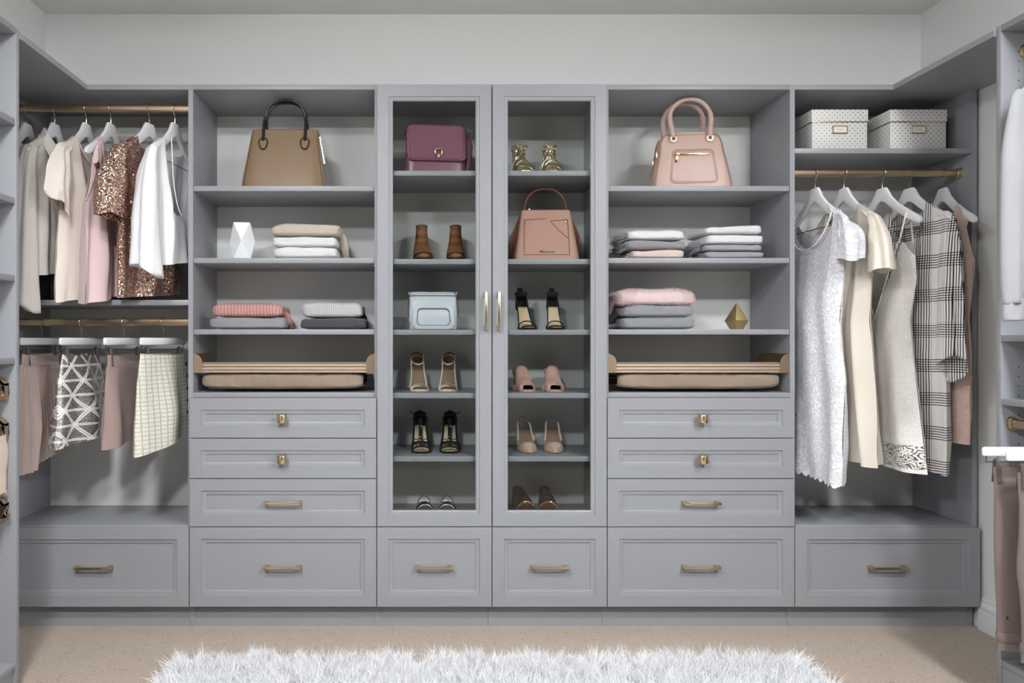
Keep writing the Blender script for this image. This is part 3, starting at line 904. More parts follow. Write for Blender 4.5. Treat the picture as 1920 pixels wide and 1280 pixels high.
# gold strappy sandals
M['goldlea'] = metal('gold_leather', rgb(222, 210, 182), .3)
for px, lab, rz in ((986, 'gold strappy sandal left of its mate on the top shelf', .06), (1038, 'gold strappy sandal right of its mate on the top shelf', -.06)):
    s = Shoe(lab, px, YS-.01, TSH[0], .19, .085, .04, rz, 'strappy_sandal', group='gold sandals')
    s.sole(M['goldlea'], .010); s.heel(M['goldlea'], .8, .3)
    s.sole(M['insole'], .002, 'insole', .9, .0015)
    for t, h, ln in ((.1, .03, .01), (.17, .036, .012), (.24, .042, .012), (.36, .05, .0), (.48, .052, -.004)):
        s.strap(M['goldlea'], t, h, .0034, .006, lean=ln)
    s.counter(M['goldlea'], .7, [(0, .05), (1, .03)])
    for tl, tr in ((.36, .5), (.5, .36)): s.strap(M['goldlea'], .4, .058, .003, .005, tl=tl, tr=tr)
    s.ring(M['goldlea'], s.L*.84, s.H+.052, .029, .03, .003, .006)
    kn = MB()
    kn.tube([(-.004, s.L*.66, s.H+.052), (-.018, s.L*.64, s.H+.062), (-.036, s.L*.64, s.H+.056), (-.03, s.L*.65, s.H+.046), (0, s.L*.655, s.H+.05)], 1, 6, flat=(.002, .006))
    kn.tube([(.004, s.L*.66, s.H+.052), (.018, s.L*.64, s.H+.064), (.034, s.L*.64, s.H+.054), (.028, s.L*.65, s.H+.044), (0, s.L*.655, s.H+.05)], 1, 6, flat=(.002, .006))
    kn.tube([(0, s.L*.65, s.H+.05), (-.01, s.L*.6, s.H+.03), (-.016, s.L*.56, s.H+.012)], 1, 6, flat=(.002, .006))
    kn.tube([(0, s.L*.65, s.H+.05), (.012, s.L*.6, s.H+.028), (.014, s.L*.56, s.H+.01)], 1, 6, flat=(.002, .006))
    kn.build('bow', M['goldlea'], s.u)

# brown perforated boots
def boot_mat():
    m, nt, b_ = newmat('brown_suede')
    o = xyz(nt)
    base = mixc(nt, noise_t(nt, 30, 4), rgb(112, 70, 40), rgb(160, 106, 66))
    u = mth(nt, 'MULTIPLY', mth(nt, 'ADD', o[0], mth(nt, 'MULTIPLY', o[1], .35)), 150)
    v = mth(nt, 'MULTIPLY', o[2], 150)
    fx = mth(nt, 'SUBTRACT', mth(nt, 'FRACT', u), .5); fz = mth(nt, 'SUBTRACT', mth(nt, 'FRACT', v), .5)
    d = mth(nt, 'ADD', mth(nt, 'MULTIPLY', fx, fx), mth(nt, 'MULTIPLY', fz, fz))
    band = mth(nt, 'LESS_THAN', mth(nt, 'FRACT', mth(nt, 'MULTIPLY', o[2], 28)), .55)
    band = mth(nt, 'MULTIPLY', band, mth(nt, 'GREATER_THAN', o[2], .05))
    dot = mth(nt, 'MULTIPLY', mth(nt, 'LESS_THAN', d, .1), band)
    nt.links.new(mixc(nt, dot, base, rgb(28, 16, 10)), b_.inputs['Base Color'])
    b_.inputs['Roughness'].default_value = .7
    bump(nt, b_, mth(nt, 'SUBTRACT', mth(nt, 'MULTIPLY', noise_t(nt, 300, 2), .3), dot), .5, .002)
    return m
M['boot'] = boot_mat()
M['boot_dk'] = leather('boot_sole', rgb(52, 34, 24), .5, 0)
for px, lab in ((795, 'brown perforated suede ankle boot, left one of the pair'), (855, 'brown perforated suede ankle boot, right one of the pair')):
    y0 = .045
    u = thing('ankle_boot', lab, 'boot', (X(px, y0), y0, TSH[1]), .05 if px < 800 else -.04, 'brown ankle boots')
    MB().slices([(0, .035, .112, 0, .118), (.008, .039, .118, 0, .118), (.014, .038, .116, 0, .118)], 32, 2.6).build('sole', M['boot_dk'], u)
    def bs(z, y0_, y1_, hw): return (z, hw, (y1_-y0_)/2, 0, (y0_+y1_)/2)
    MB().slices([bs(.012, .002, .234, .0375), bs(.022, .003, .232, .0395), bs(.034, .014, .23, .0395), bs(.048, .045, .228, .0385), bs(.062, .085, .226, .0355), bs(.08, .115, .224, .032),
                 bs(.1, .128, .222, .0285), bs(.125, .134, .222, .026), bs(.15, .136, .224, .0245), bs(.165, .137, .225, .024)], 36, 2.4, True, False).build('shaft', M['boot'], u)
    MB().tube([(.0245*math.cos(2*PI*k/24), .181+.0445*math.sin(2*PI*k/24), .165) for k in range(24)], .0022, 6, closed=True, caps=False).build('collar_trim', M['boot_dk'], u)
    MB().tube([(.038*math.cos(a), .03 - .026*math.sin(a) + .03*(1-math.sin(a)), .016+.018*math.sin(a)) for a in [PI*k/14 for k in range(15)]], .0022, 6).build('toe_seam', M['boot_dk'], u)

# black ankle strap heels
for px, lab, rz in ((994, 'black suede ankle strap heel, left one of the pair', .1), (1044, 'black suede ankle strap heel, right one of the pair', -.06)):
    s = Shoe(lab, px, YS-.03, TSH[2], .175, .092, .036, rz, group='black ankle strap heels')
    s.sole(M['suede_black'], .010); s.heel(M['suede_black'], .8, .28)
    s.sole(M['insole'], .002, 'insole', .86, .0018)
    s.strap(M['suede_black'], .1, .012, .004, .006)
    s.strap(M['suede_black'], .3, .034, .0025, .0055, lean=-.004)
    s.counter(M['suede_black'], .52, [(0, .062), (.4, .054), (.8, .02), (1, .006)])
    s.ring(M['suede_black'], s.L*.86, s.H+.064, .024, .03, .004, .009)
    MB().box(-.011, .011, s.L*.95, s.L*1.06, s.H+.05, s.H+.092, .003).build('heel_tab', M['suede_black'], s.u)
# nude thin strap heels
M['nude'] = leather('nude_leather', rgb(226, 210, 190), .4, .06)
for px, lab, rz in ((788, 'cream thin strap stiletto sandal, left one of the pair', .09), (839, 'cream thin strap stiletto sandal, right one of the pair', -.08)):
    s = Shoe(lab, px, .1, TSH[3], .185, .095, .041, rz, 'stiletto_sandal', group='cream strap sandals')
    s.sole(M['nude'], .009); s.heel(M['nude'], .7, .2)
    s.sole(M['insole_dk'], .002, 'insole', .9, .0016)
    s.strap(M['nude'], .15, .026, .0022, .0065, lean=.006)
    s.strap(M['nude'], .2, .02, .002, .004, tl=.1, tr=.3)
    for sx in (-1, 1):
        MB().tube([(sx*s.hw(t)*.96, s.L*t, s.b(t)+.006+dz) for t, dz in ((.35, 0), (.5, .002), (.62, .006), (.74, .02), (.84, .045))], 1, 6, flat=(.002, .0035)).build('side_strap', M['nude'], s.u)
    s.counter(M['insole_dk'], .72, [(0, .066), (.5, .05), (1, .012)])
    s.ring(M['nude'], s.L*.74, s.H+.036, .026, .05, .002, .0035, tilt=.02)
# peep toe mules
M['rosesu'] = fabric('rose_suede', rgb(206, 164, 150), 500, .12, .85, .3)
for px, lab, rz in ((990, 'dusty pink peep-toe mule, left one of the pair', .1), (1041, 'dusty pink peep-toe mule, right one of the pair', -.07)):
    s = Shoe(lab, px, .085, TSH[3], .185, .07, .0415, rz, 'peep_toe_mule', group='pink peep-toe mules')
    s.sole(M['rosesu'], .012); s.heel(M['rosesu'], .95, .8)
    s.sole(M['suede_black'], .002, 'insole', .92, .0015)
    s.vamp(M['rosesu'], .07, .62, [(0, .024), (.3, .044), (.7, .058), (1, .056)], lean=.006)
    s.strap(M['rosesu'], .06, .03, .003, .008, tl=-.0 + .03, tr=.3, name='toe_band')
    s.strap(M['rosesu'], .06, .03, .003, .008, tl=.3, tr=.03, name='toe_band')
    s.counter(M['rosesu'], .64, [(0, .012), (.6, .02), (1, .034)])
# black embellished sandals
for px, lab, rz in ((791, 'black jewelled lace-up heel, left one of the pair', .05), (843, 'black jewelled lace-up heel, right one of the pair', -.05)):
    s = Shoe(lab, px, .085, TSH[4], .18, .09, .042, rz, 'jewelled_heel', group='black jewelled heels')
    s.sole(M['suede_black'], .010); s.heel(M['suede_black'], .7, .25)
    s.sole(M['insole'], .002, 'insole', .84, .0018)
    s.strap(M['suede_black'], .14, .024, .004, .010)
    s.strap(M['suede_black'], .4, .03, .0025, .005, lean=-.01)
    MB().tube([(0, s.L*t, s.b(t)+h) for t, h in ((.18, .024), (.3, .032), (.42, .036), (.56, .044), (.68, .05))], 1, 8, flat=(.003, .008)).build('centre_strap', M['suede_black'], s.u)
    for t, h in ((.34, .04), (.56, .05), (.44, .038)):
        MB().lathe([(.0065, 0), (.0065, .003), (.003, .006)], 8, (.004*(1 if t > .5 else -1), s.L*t, s.b(t)+h), 'z').build('jewel', M['chrome'], s.u)
    for sx in (-1, 1):
        MB().tube([(sx*.004, s.L*.38, s.b(.38)+.036), (sx*.022, s.L*.36, s.b(.36)+.046), (sx*.036, s.L*.37, s.b(.37)+.036), (sx*.03, s.L*.38, s.b(.38)+.028), (sx*.006, s.L*.38, s.b(.38)+.032)], 1, 6, flat=(.002, .0045)).build('bow_loop', M['suede_black'], s.u)
        MB().tube([(sx*s.hw(t)*1.0, s.L*t, s.b(t)+dz) for t, dz in ((.3, .004), (.5, .008), (.66, .014), (.8, .04))], 1, 6, flat=(.002, .0045)).build('side_strap', M['suede_black'], s.u)
    s.counter(M['suede_black'], .66, [(0, .07), (.5, .055), (1, .016)])
    s.ring(M['suede_black'], s.L*.8, s.H+.062, .027, .034, .002, .0045)
    dx = -1 if px < 800 else 1
    MB().tube([(dx*.022, s.L*.82, s.H+.06), (dx*.034, s.L*.8, s.H+.064), (dx*.044, s.L*.78, s.H+.074)], 1, 6, flat=(.002, .004)).build('buckle_end', M['suede_black'], s.u)
# slingback pumps
M['beige_p'] = leather('beige_patent', rgb(214, 186, 168), .3, .04, .3)
WTP = [(0, .05), (.03, .18), (.1, .42), (.25, .84), (.36, 1), (.5, .86), (.65, .66), (.85, .68), (.95, .58), (1, .3)]
for px, lab, rz in ((994, 'beige pointed slingback pump, left one of the pair', .03), (1041, 'beige pointed slingback pump, right one of the pair', -.1)):
    s = Shoe(lab, px, .075, TSH[4], .2, .075, .04, rz, 'slingback_pump', WTP, group='beige slingback pumps')
    s.sole(M['beige_p'], .006); s.heel(M['beige_p'], .75, .35)
    s.sole(M['insole_dk'], .002, 'insole', .9, .0015)
    s.vamp(M['beige_p'], .004, .52, [(0, .006), (.2, .018), (.55, .036), (.75, .042), (1, .032)], dip=.17, solid=.002)
    for sx in (-1, 1):
        MB().tube([(sx*s.hw(.5)*1.02, s.L*.5, s.b(.5)+.012), (sx*s.hw(.6)*1.02, s.L*.62, s.b(.62)+.014), (sx*s.hw(.75), s.L*.78, s.b(.78)+.028), (sx*.012, s.L*.95, s.H+.056), (0, s.L*.97, s.H+.062)], 1, 6, flat=(.002, .0045)).build('sling_strap', M['beige_p'], s.u)
# clear slides
for px, lab, rz in ((798, 'clear vinyl slide sandal, left one of the pair', .05), (838, 'clear vinyl slide sandal, right one of the pair', -.05)):
    s = Shoe(lab, px, .06, .43, .2, .012, .04, rz, 'clear_slide', group='clear slides')
    s.sole(M['acrylic'], .012); 
    s.vamp(M['acrylic'], .16, .42, [(0, .05), (.5, .056), (1, .054)])
    s.strap(M['acrylic'], .6, .06, .002, .006); s.strap(M['chrome'], .15, .05, .0012, .0012, name='edge_rim'); s.strap(M['chrome'], .43, .055, .0012, .0012, name='edge_rim')
# dark loafers with chain
M['loaf'] = leather('dark_brown_leather', rgb(70, 48, 42), .35, .08)
for px, lab, rz in ((994, 'dark brown loafer with gold chain, left one of the pair', .1), (1032, 'dark brown loafer with gold chain, right one of the pair', -.06)):
    s = Shoe(lab, px, .05, .43, .235, .02, .039, rz, 'loafer', group='dark brown loafers')
    s.sole(M['boot_dk'], .010)
    s.vamp(M['loaf'], .0, .52, [(0, .012), (.12, .03), (.5, .048), (.8, .062), (1, .066)], dip=.06)
    s.counter(M['loaf'], .42, [(0, .072), (.5, .06), (1, .05)])
    s.sole(M['insole_dk'], .002, 'insole', .9, .001)
    ch = s.strap(M['gold'], .3, .056, .0022, .0022, lean=.0, name='chain')
    mb = MB()
    for k in range(2, 13):
        a = PI*k/14; w = s.hw(.28)*1.05
        c = (w*sp(math.cos(a), .9), s.L*.27, s.b(.3)-.002 + .056*sp(math.sin(a), .8))
        mb.tube([(c[0]+.0042*math.cos(2*PI*q/8), c[1]+.002*(k % 2)-.003, c[2]+.0042*math.sin(2*PI*q/8)) for q in range(8)], .0012, 5, closed=True, caps=False)
    mb.build('chain_links', M['gold'], s.u)

# ------------------------------------------------------------------ folded clothes
def folded(name, label, px0, px1, y0, z0, h, mat, seed, cat, depth=.24, lay=2, amp=.0065, e1=.42, e2=.2, bulge=0.0, rz=0, parts=None, tilt=0.0):
    yc = y0 + depth/2
    xa, xb = X(px0, y0), X(px1, y0)
    u = thing(name, label, cat, ((xa+xb)/2, yc, z0), rz)
    w = (xb - xa)/2; d = depth/2
    def f(a, t):
        th = 2*PI*a; ph = lerp(-PI/2, PI/2, t)
        cz = sp(math.sin(ph), e1); cr = abs(math.cos(ph))**e1
        x = w*sp(math.cos(th), e2)*cr; y = d*sp(math.sin(th), e2)*cr; z = h/2 + h/2*cz
        gro = 0
        if lay > 1:
            for q in range(1, lay):
                zz = h*q/lay + .004*nz(x*14, y*14, seed)
                gro += math.exp(-((z-zz)/.0035)**2)
        k = 1 - .035*gro*cr
        n1 = nz(x*11+seed, y*11, z*18); n2 = nz(x*38+seed, y*38, z*60)
        edge = 1 if abs(cz) < .98 else .5
        x2 = x*k + amp*n1*edge + amp*.35*n2; y2 = y*k + (amp*nz(x*11, y*9+seed, z*20) + amp*.6*nz(x*34+seed, z*60+x*25, y*20) + amp*.35*abs(nz(x*16+seed, z*90, seed)))*edge
        if cz > 0: z2 = z + (amp*1.3*nz(x*9, y*9, seed+5) + amp*.5*nz(x*26, y*22, seed+9) + bulge*(1-(x/w)**2)*(.3+.7*cz) + tilt*x)*cz
        else: z2 = z
        return (x2, y2, max(z2, 0.0))
    MB().grid(96, 40, f).build('fabric' if parts is None else 'fold', mat, u)
    return u, w, d
def sleeve_part(u, pts, rad, mat, flat=(1, .55), name='sleeve'):
    q = []
    for i in range(len(pts)-1):
        for k in range(5): q.append(tuple(lerp(a, b_, k/5) for a, b_ in zip(pts[i], pts[i+1])))
    q.append(pts[-1])
    q = [(p[0]+.003*nz(i*.4, 1, pts[0][0]*9), p[1]+.003*nz(i*.4, 2, 7), p[2]) for i, p in enumerate(q)]
    MB().tube(q, [rad*(1-.25*i/len(q)+.1*nz(i*.5, 4, 2)) for i in range(len(q))], 12, flat=flat).build(name, mat, u)
def blades(mb, p, d, L, w, seg=3, curl=.3, rnd=random):
    # one curved tapering strand
    side = Vector((rnd.uniform(-1, 1), rnd.uniform(-1, 1), rnd.uniform(-.3, .3))).cross(d)
    if side.length < 1e-6: side = Vector((1, 0, 0))
    side.normalize(); bend = Vector((rnd.uniform(-1, 1), rnd.uniform(-1, 1), rnd.uniform(-1, .2)))*curl
    vs_ = []; fs = []
    pos = Vector(p); dd = Vector(d)
    for i in range(seg):
        ww = w*(1 - i/seg)
        vs_ += [tuple(pos - side*ww), tuple(pos + side*ww)]
        dd = (dd + bend/seg).normalized(); pos = pos + dd*(L/seg)
    vs_.append(tuple(pos))
    for i in range(seg-1): fs.append((2*i, 2*i+1, 2*i+3, 2*i+2))
    fs.append((2*seg-2, 2*seg-1, 2*seg))
    mb.add(vs_, fs)

M['f_cream'] = fabric('cream_wool', rgb(194, 183, 168), 420, .5, wr=-1.5)
M['f_white'] = fabric('white_cotton', rgb(224, 224, 226), 420, .5, wr=-1.6)
M['f_coral'] = rib('coral_rib', rgb(194, 152, 147), rgb(166, 118, 115), 75)
M['f_grey'] = fabric('grey_jersey', rgb(150, 149, 153), 420, .5, var=.2, wr=-1.5)
M['f_chunky'] = knit('light_grey_knit', rgb(212, 212, 214), rgb(150, 148, 150), 120, 150)
M['f_char'] = fabric('charcoal_jersey', rgb(72, 73, 76), 420, .5, var=.25, wr=-1.5)
M['f_pinkp'] = fabric('pale_pink_cotton', rgb(218, 198, 192), 420, .5, wr=-1.6)
M['f_towel'] = fabric('grey_terry', rgb(158, 159, 166), 170, .8, var=.2)
M['f_blueg'] = fabric('blue_grey_felt', rgb(146, 150, 154), 300, .5, var=.25, wr=-1.5)
M['f_fluff'] = fabric('pink_angora', rgb(218, 194, 195), 260, .5, sheen=.4)
M['f_fringe'] = fabric('grey_fringe', rgb(130, 130, 134), 300, .3)

yF = .02
def zz_(py, y=yF): return Z(py, y)
s1 = SH[1]; s2 = SH[2]
# second shelf of the left unit
h1 = Z(462, yF) - s1; h2 = Z(441, yF) - s1; h3 = Z(416, yF) - s1
folded('folded_sweater', 'white folded sweater at the bottom of the cream-topped pile', 511, 631, yF, s1, h1, M['f_white'], 1, 'sweater', lay=1)
folded('folded_sweater', 'white folded sweater in the middle, under the cream one', 510, 631, yF, s1+h1-.001, h2-h1, M['f_white'], 2, 'sweater', lay=1)
u, w, d = folded('folded_sweater', 'cream folded sweater on top of two white ones', 508, 637, yF, s1+h2-.002, h3-h2-.006, M['f_cream'], 3, 'sweater', lay=1, bulge=.006, depth=.25)
sleeve_part(u, [(w-.015, -.02, .02), (w+.004, -.03, .0), (w+.012, -.02, -.05), (w+.016, 0, -h2+.012)], .02, M['f_cream'])
# third shelf of the left unit
h1 = Z(594, yF) - s2; h2 = Z(567, yF) - s2
u, w, d = folded('folded_sweater', 'grey folded sweater under the coral ribbed one', 389, 533, yF, s2, h1, M['f_grey'], 4, 'sweater', lay=1)
u, w, d = folded('folded_sweater', 'coral pink ribbed sweater folded on the grey one', 396, 527, yF, s2+h1-.001, h2-h1-.004, M['f_coral'], 5, 'sweater', lay=1, bulge=.005)
sleeve_part(u, [(w-.02, -.02, .02), (w+.006, -.025, .008), (w+.02, -.02, -.02), (w+.026, 0, -.038)], .016, M['f_coral'])
u, w, d = folded('folded_sweater', 'charcoal folded sweater under the chunky light grey knit', 562, 686, yF, s2, h1-.002, M['f_char'], 6, 'sweater', lay=1)
h2b = Z(564, yF) - s2
u, w, d = folded('folded_sweater', 'chunky light grey knit sweater folded on the charcoal one', 565, 678, yF, s2+h1-.003, h2b-h1-.004, M['f_chunky'], 7, 'sweater', lay=1, bulge=.005)
sleeve_part(u, [(w-.015, .0, .02), (w+.002, -.0, .004), (w+.008, 0, -.03), (w+.01, 0, -h1+.012)], .014, M['f_char'])
# second shelf of the right unit
hs = [Z(p, yF) - s1 for p in (467, 449, 430)]
def fringe(u, x, z0, z1, d, mat, seed, L=.05, n=90, sgn=-1):
    mb = MB(); rr = random.Random(seed)
    for k in range(n):
        y = rr.uniform(-d*.85, d*.6); z = rr.uniform(z0, z1)
        blades(mb, (x, y, z), Vector((sgn*.9, rr.uniform(-.25, .1), rr.uniform(-.7, .1))).normalized(), L*rr.uniform(.6, 1.1), .0016, 4, .7, rr)
    o = mb.build('fringe', mat, u, False); tag(o, kind='stuff')
u, w, d = folded('folded_scarf', 'pale pink folded scarf at the bottom of the left fringed pile', 1187, 1286, yF, s1, hs[0], M['f_pinkp'], 11, 'scarf', lay=1)
fringe(u, -w+.004, .004, hs[0]-.004, d, M['f_pinkp'], 1, .03, 60)
u, w, d = folded('folded_scarf', 'plain grey folded scarf between the pink and white fringed ones', 1176, 1291, yF, s1+hs[0]-.001, hs[1]-hs[0]+.001, M['f_grey'], 12, 'scarf', lay=1)
fringe(u, -w+.004, .002, .03, d, M['f_fringe'], 2, .04, 140)
u, w, d = folded('folded_scarf', 'white folded scarf with grey fringe, top of the left pile', 1180, 1287, yF, s1+hs[1]-.001, hs[2]-hs[1], M['f_white'], 13, 'scarf', lay=1)
fringe(u, -w+.006, .004, .034, d, M['f_fringe'], 3, .06, 220)
ht = [Z(p, yF) - s1 for p in (470, 457, 438, 421)]
u, w, d = folded('folded_towel', 'grey terry towel at the very bottom of the right pile', 1325, 1435, yF, s1, ht[0], M['f_towel'], 14, 'towel', lay=1)
fringe(u, -w+.004, .0, .02, d, M['f_fringe'], 4, .04, 140)
u, w, d = folded('folded_towel', 'grey terry towel just under the two white ones', 1323, 1433, yF, s1+ht[0]-.001, ht[1]-ht[0]+.001, M['f_towel'], 15, 'towel', lay=1)
u, w, d = folded('folded_towel', 'white folded towel lying directly on the grey towels', 1326, 1434, yF, s1+ht[1]-.001, ht[2]-ht[1], M['f_white'], 16, 'towel', lay=1)
sleeve_part(u, [(-w+.01, -.02, .01), (-w-.02, -.02, -.006), (-w-.045, -.01, -ht[1]*.6), (-w-.06, 0, -ht[1]+.006)], .02, M['f_fringe'], (.7, .9), 'grey_end')
fringe(u, -w-.02, -.02, .01, d, M['f_fringe'], 5, .06, 160)
u, w, d = folded('folded_towel', 'white folded towel on top of the right pile', 1324, 1432, yF, s1+ht[2]-.001, ht[3]-ht[2]-.002, M['f_white'], 17, 'towel', lay=1, tilt=.05)
# third shelf of the right unit
hq = [Z(p, yF) - s2 for p in (594, 571, 543)]
u, w, d = folded('folded_sweater', 'blue-grey folded sweater at the bottom, below the pink angora pile', 1170, 1306, yF, s2, hq[0], M['f_blueg'], 21, 'sweater', lay=1)
sleeve_part(u, [(-w+.02, .0, .02), (-w-.012, -.01, .016), (-w-.045, .0, .014)], .02, M['f_blueg'], (.6, 1))
u, w, d = folded('folded_sweater', 'blue-grey folded sweater directly under the fluffy pink one', 1170, 1303, yF, s2+hq[0]-.001, hq[1]-hq[0]+.001, M['f_blueg'], 22, 'sweater', lay=1)
sleeve_part(u, [(-w+.02, .0, .02), (-w-.006, -.01, .01), (-w-.03, .0, -.012)], .02, M['f_char'], (.6, 1))
u, w, d = folded('folded_sweater', 'fluffy pale pink angora sweater on the blue-grey pile', 1164, 1306, yF, s2+hq[1]-.001, hq[2]-hq[1]-.002, M['f_fluff'], 23, 'sweater', lay=1, bulge=.004)
fold = u.children[0]; me = fold.data; rr = random.Random(5); mbf = MB()
for pol in me.polygons:
    c = pol.center; nrm = pol.normal
    if nrm.dot(Vector((c.x, c.y, c.z-.025))) < 0: nrm = -nrm
    k = max(1, int(pol.area*160000))
    for q in range(min(k, 7)):
        vs3 = [Vector(me.vertices[i].co) for i in pol.vertices]
        p = vs3[0].lerp(vs3[1], rr.random()).lerp(vs3[3].lerp(vs3[2], rr.random()), rr.random())
        blades(mbf, p, (nrm + Vector((rr.uniform(-.6, .6), rr.uniform(-.6, .6), rr.uniform(-.6, .4)))).normalized(), rr.uniform(.006, .014), .0004, 2, .5, rr)
tag(mbf.build('fluff', M['f_fluff'], u, False), kind='stuff')
sleeve_part(u, [(-w+.02, .0, .03), (-w-.006, -.01, .015), (-w-.016, .0, -.03)], .018, M['f_fluff'], (.6, 1))

# ------------------------------------------------------------------ ornaments and boxes
M['ceram'] = leather('white_ceramic', rgb(238, 240, 244), .22, 0, .5)
zt = Z(419, .09) - s1
u = thing('faceted_vase', 'white faceted ceramic vase left of the cream sweater pile', 'vase', (X(455, .09), .09, s1), .12)
bm = bmesh.new()
rb, rm = .049, .052
lv = [(0.0, rb, PI/4), (zt*.5, rm, PI/2), (zt, rb*.96, PI/4)]
vv = [[bm.verts.new((r*math.cos(o+2*PI*k/4), r*math.sin(o+2*PI*k/4), z)) for k in range(4)] for z, r, o in lv]
for k in range(4):
    for q, fl in ((0, False), (2, True)):
        a0, a1 = vv[q][k], vv[q][(k+1) % 4]; m0, m1 = vv[1][k], vv[1][(k+1) % 4]
        fs_ = [(a0, a1, m0), (a1, m1, m0)]
        for f_ in fs_: bm.faces.new(f_[::-1] if fl else f_)
bm.faces.new(vv[0][::-1]); bm.faces.new(vv[2])
bmesh.ops.recalc_face_normals(bm, faces=bm.faces[:])
MB().bm(bm).build('body', M['ceram'], u, False)
MB().lathe([(.02, 0), (.022, .002), (.018, .003), (.016, -.02)], 4, (0, 0, zt-.004), 'z', False, True).build('neck', M['ceram'], u, False)
M['brassm'] = metal('ornament_brass', rgb(204, 182, 132), .42)
u = thing('gem_ornament', 'gold faceted gem-shaped ornament beside the pink angora sweater', 'ornament', (X(1382, .06), .065, s2), .06)
zz1, zz2 = .032, .113
bm = bmesh.new()
r0, r1 = .028, .051
a_ = [bm.verts.new((r0*math.cos(2*PI*k/6), r0*math.sin(2*PI*k/6), 0)) for k in range(6)]
b_ = [bm.verts.new((r1*math.cos(2*PI*k/6), r1*math.sin(2*PI*k/6), .036)) for k in range(6)]
tp = bm.verts.new((0, 0, .113))
for k in range(6):
    bm.faces.new((a_[k], a_[(k+1) % 6], b_[(k+1) % 6], b_[k])); bm.faces.new((b_[k], b_[(k+1) % 6], tp))
bm.faces.new(a_[::-1])
bmesh.ops.bevel(bm, geom=bm.edges[:], offset=.001, segments=2, profile=.5, affect='EDGES')
MB().bm(bm).build('gem', M['brassm'], u, ang=15)
MB().tube([(.0512*math.cos(2*PI*k/6), .0512*math.sin(2*PI*k/6), .036) for k in range(6)], .0012, 6, closed=True, caps=False).build('girdle', M['gold'], u)

def dotmat():
    m, nt, b_ = newmat('spotted_paper')
    o = xyz(nt)
    geo = nt.nodes.new('ShaderNodeTexCoord')
    sn = N(nt, 'ShaderNodeSeparateXYZ'); nt.links.new(geo.outputs['Normal'], sn.inputs[0])
    fx = mth(nt, 'GREATER_THAN', mth(nt, 'ABSOLUTE', sn.outputs[0]), .6)
    hu = mth(nt, 'ADD', mth(nt, 'MULTIPLY', o[0], mth(nt, 'SUBTRACT', 1.0, fx)), mth(nt, 'MULTIPLY', o[1], fx))
    fz = mth(nt, 'GREATER_THAN', mth(nt, 'ABSOLUTE', sn.outputs[2]), .6)
    hv = mth(nt, 'ADD', mth(nt, 'MULTIPLY', o[2], mth(nt, 'SUBTRACT', 1.0, fz)), mth(nt, 'MULTIPLY', o[1], fz))
    S = 47
    def dots(du, dv):
        a = mth(nt, 'SUBTRACT', mth(nt, 'FRACT', mth(nt, 'ADD', mth(nt, 'MULTIPLY', hu, S), du)), .5)
        c = mth(nt, 'SUBTRACT', mth(nt, 'FRACT', mth(nt, 'ADD', mth(nt, 'MULTIPLY', hv, S), dv)), .5)
        return mth(nt, 'LESS_THAN', mth(nt, 'ADD', mth(nt, 'MULTIPLY', a, a), mth(nt, 'MULTIPLY', c, c)), .013)
    d = mth(nt, 'MAXIMUM', dots(0, 0), dots(.5, .5))
    nt.links.new(mixc(nt, d, rgb(224, 224, 222), rgb(140, 130, 112)), b_.inputs['Base Color'])
    nt.links.new(mth(nt, 'MULTIPLY', d, .6), b_.inputs['Metallic'])
    b_.inputs['Roughness'].default_value = .5
    return m
M['dots'] = dotmat()
M['paper'] = paint('label_paper', rgb(232, 231, 228), .7, .01, 0)
for px0, px1, lab, nm in ((1522, 1628, 'white gold-spotted storage box nearer the shelf cabinet', 0), (1669, 1776, 'white gold-spotted storage box nearer the right wall', 1)):
    yb = .05
    xa, xb = X(px0, yb), X(px1, yb); w = (xb-xa)/2
    u = thing('storage_box', lab, 'storage box', ((xa+xb)/2, yb, ZBOX), .0, 'spotted storage boxes')
    h = Z(205, yb) - ZBOX; hl = Z(229, yb) - ZBOX
    MB().box(-w+.003, w-.003, .003, .287, 0, hl+.01, .001).build('body', M['dots'], u)
    lid = MB().box(-w, w, 0, .29, hl, h, .0015).build('lid', M['dots'], u)
    MB().box(-w-.0004, w+.0004, -.0006, .2906, hl, hl+.0035, .0006).build('gold_edge', M['gold'], lid)
    zl = Z(243, yb) - ZBOX; lw = .031; lh_ = .0165
    fr = MB(); rects(fr, -lw, lw, zl-lh_, zl+lh_, [(0, .003), (0, -.002), (.0012, -.0035), (.0035, -.0035), (.0045, -.001)])
    fo = fr.build('label_holder', M['brass'], u, ang=20)
    MB().box(-lw+.004, lw-.004, -.0012, .002, zl-lh_+.004, zl+lh_-.004).build('label_card', M['paper'], fo, False)
    MB().box(-.013, .013, -.0016, -.0011, zl-.0012, zl+.0010).build('printed_line', paint('grey_print', rgb(170, 168, 166), .7, 0, 0), fo, False)
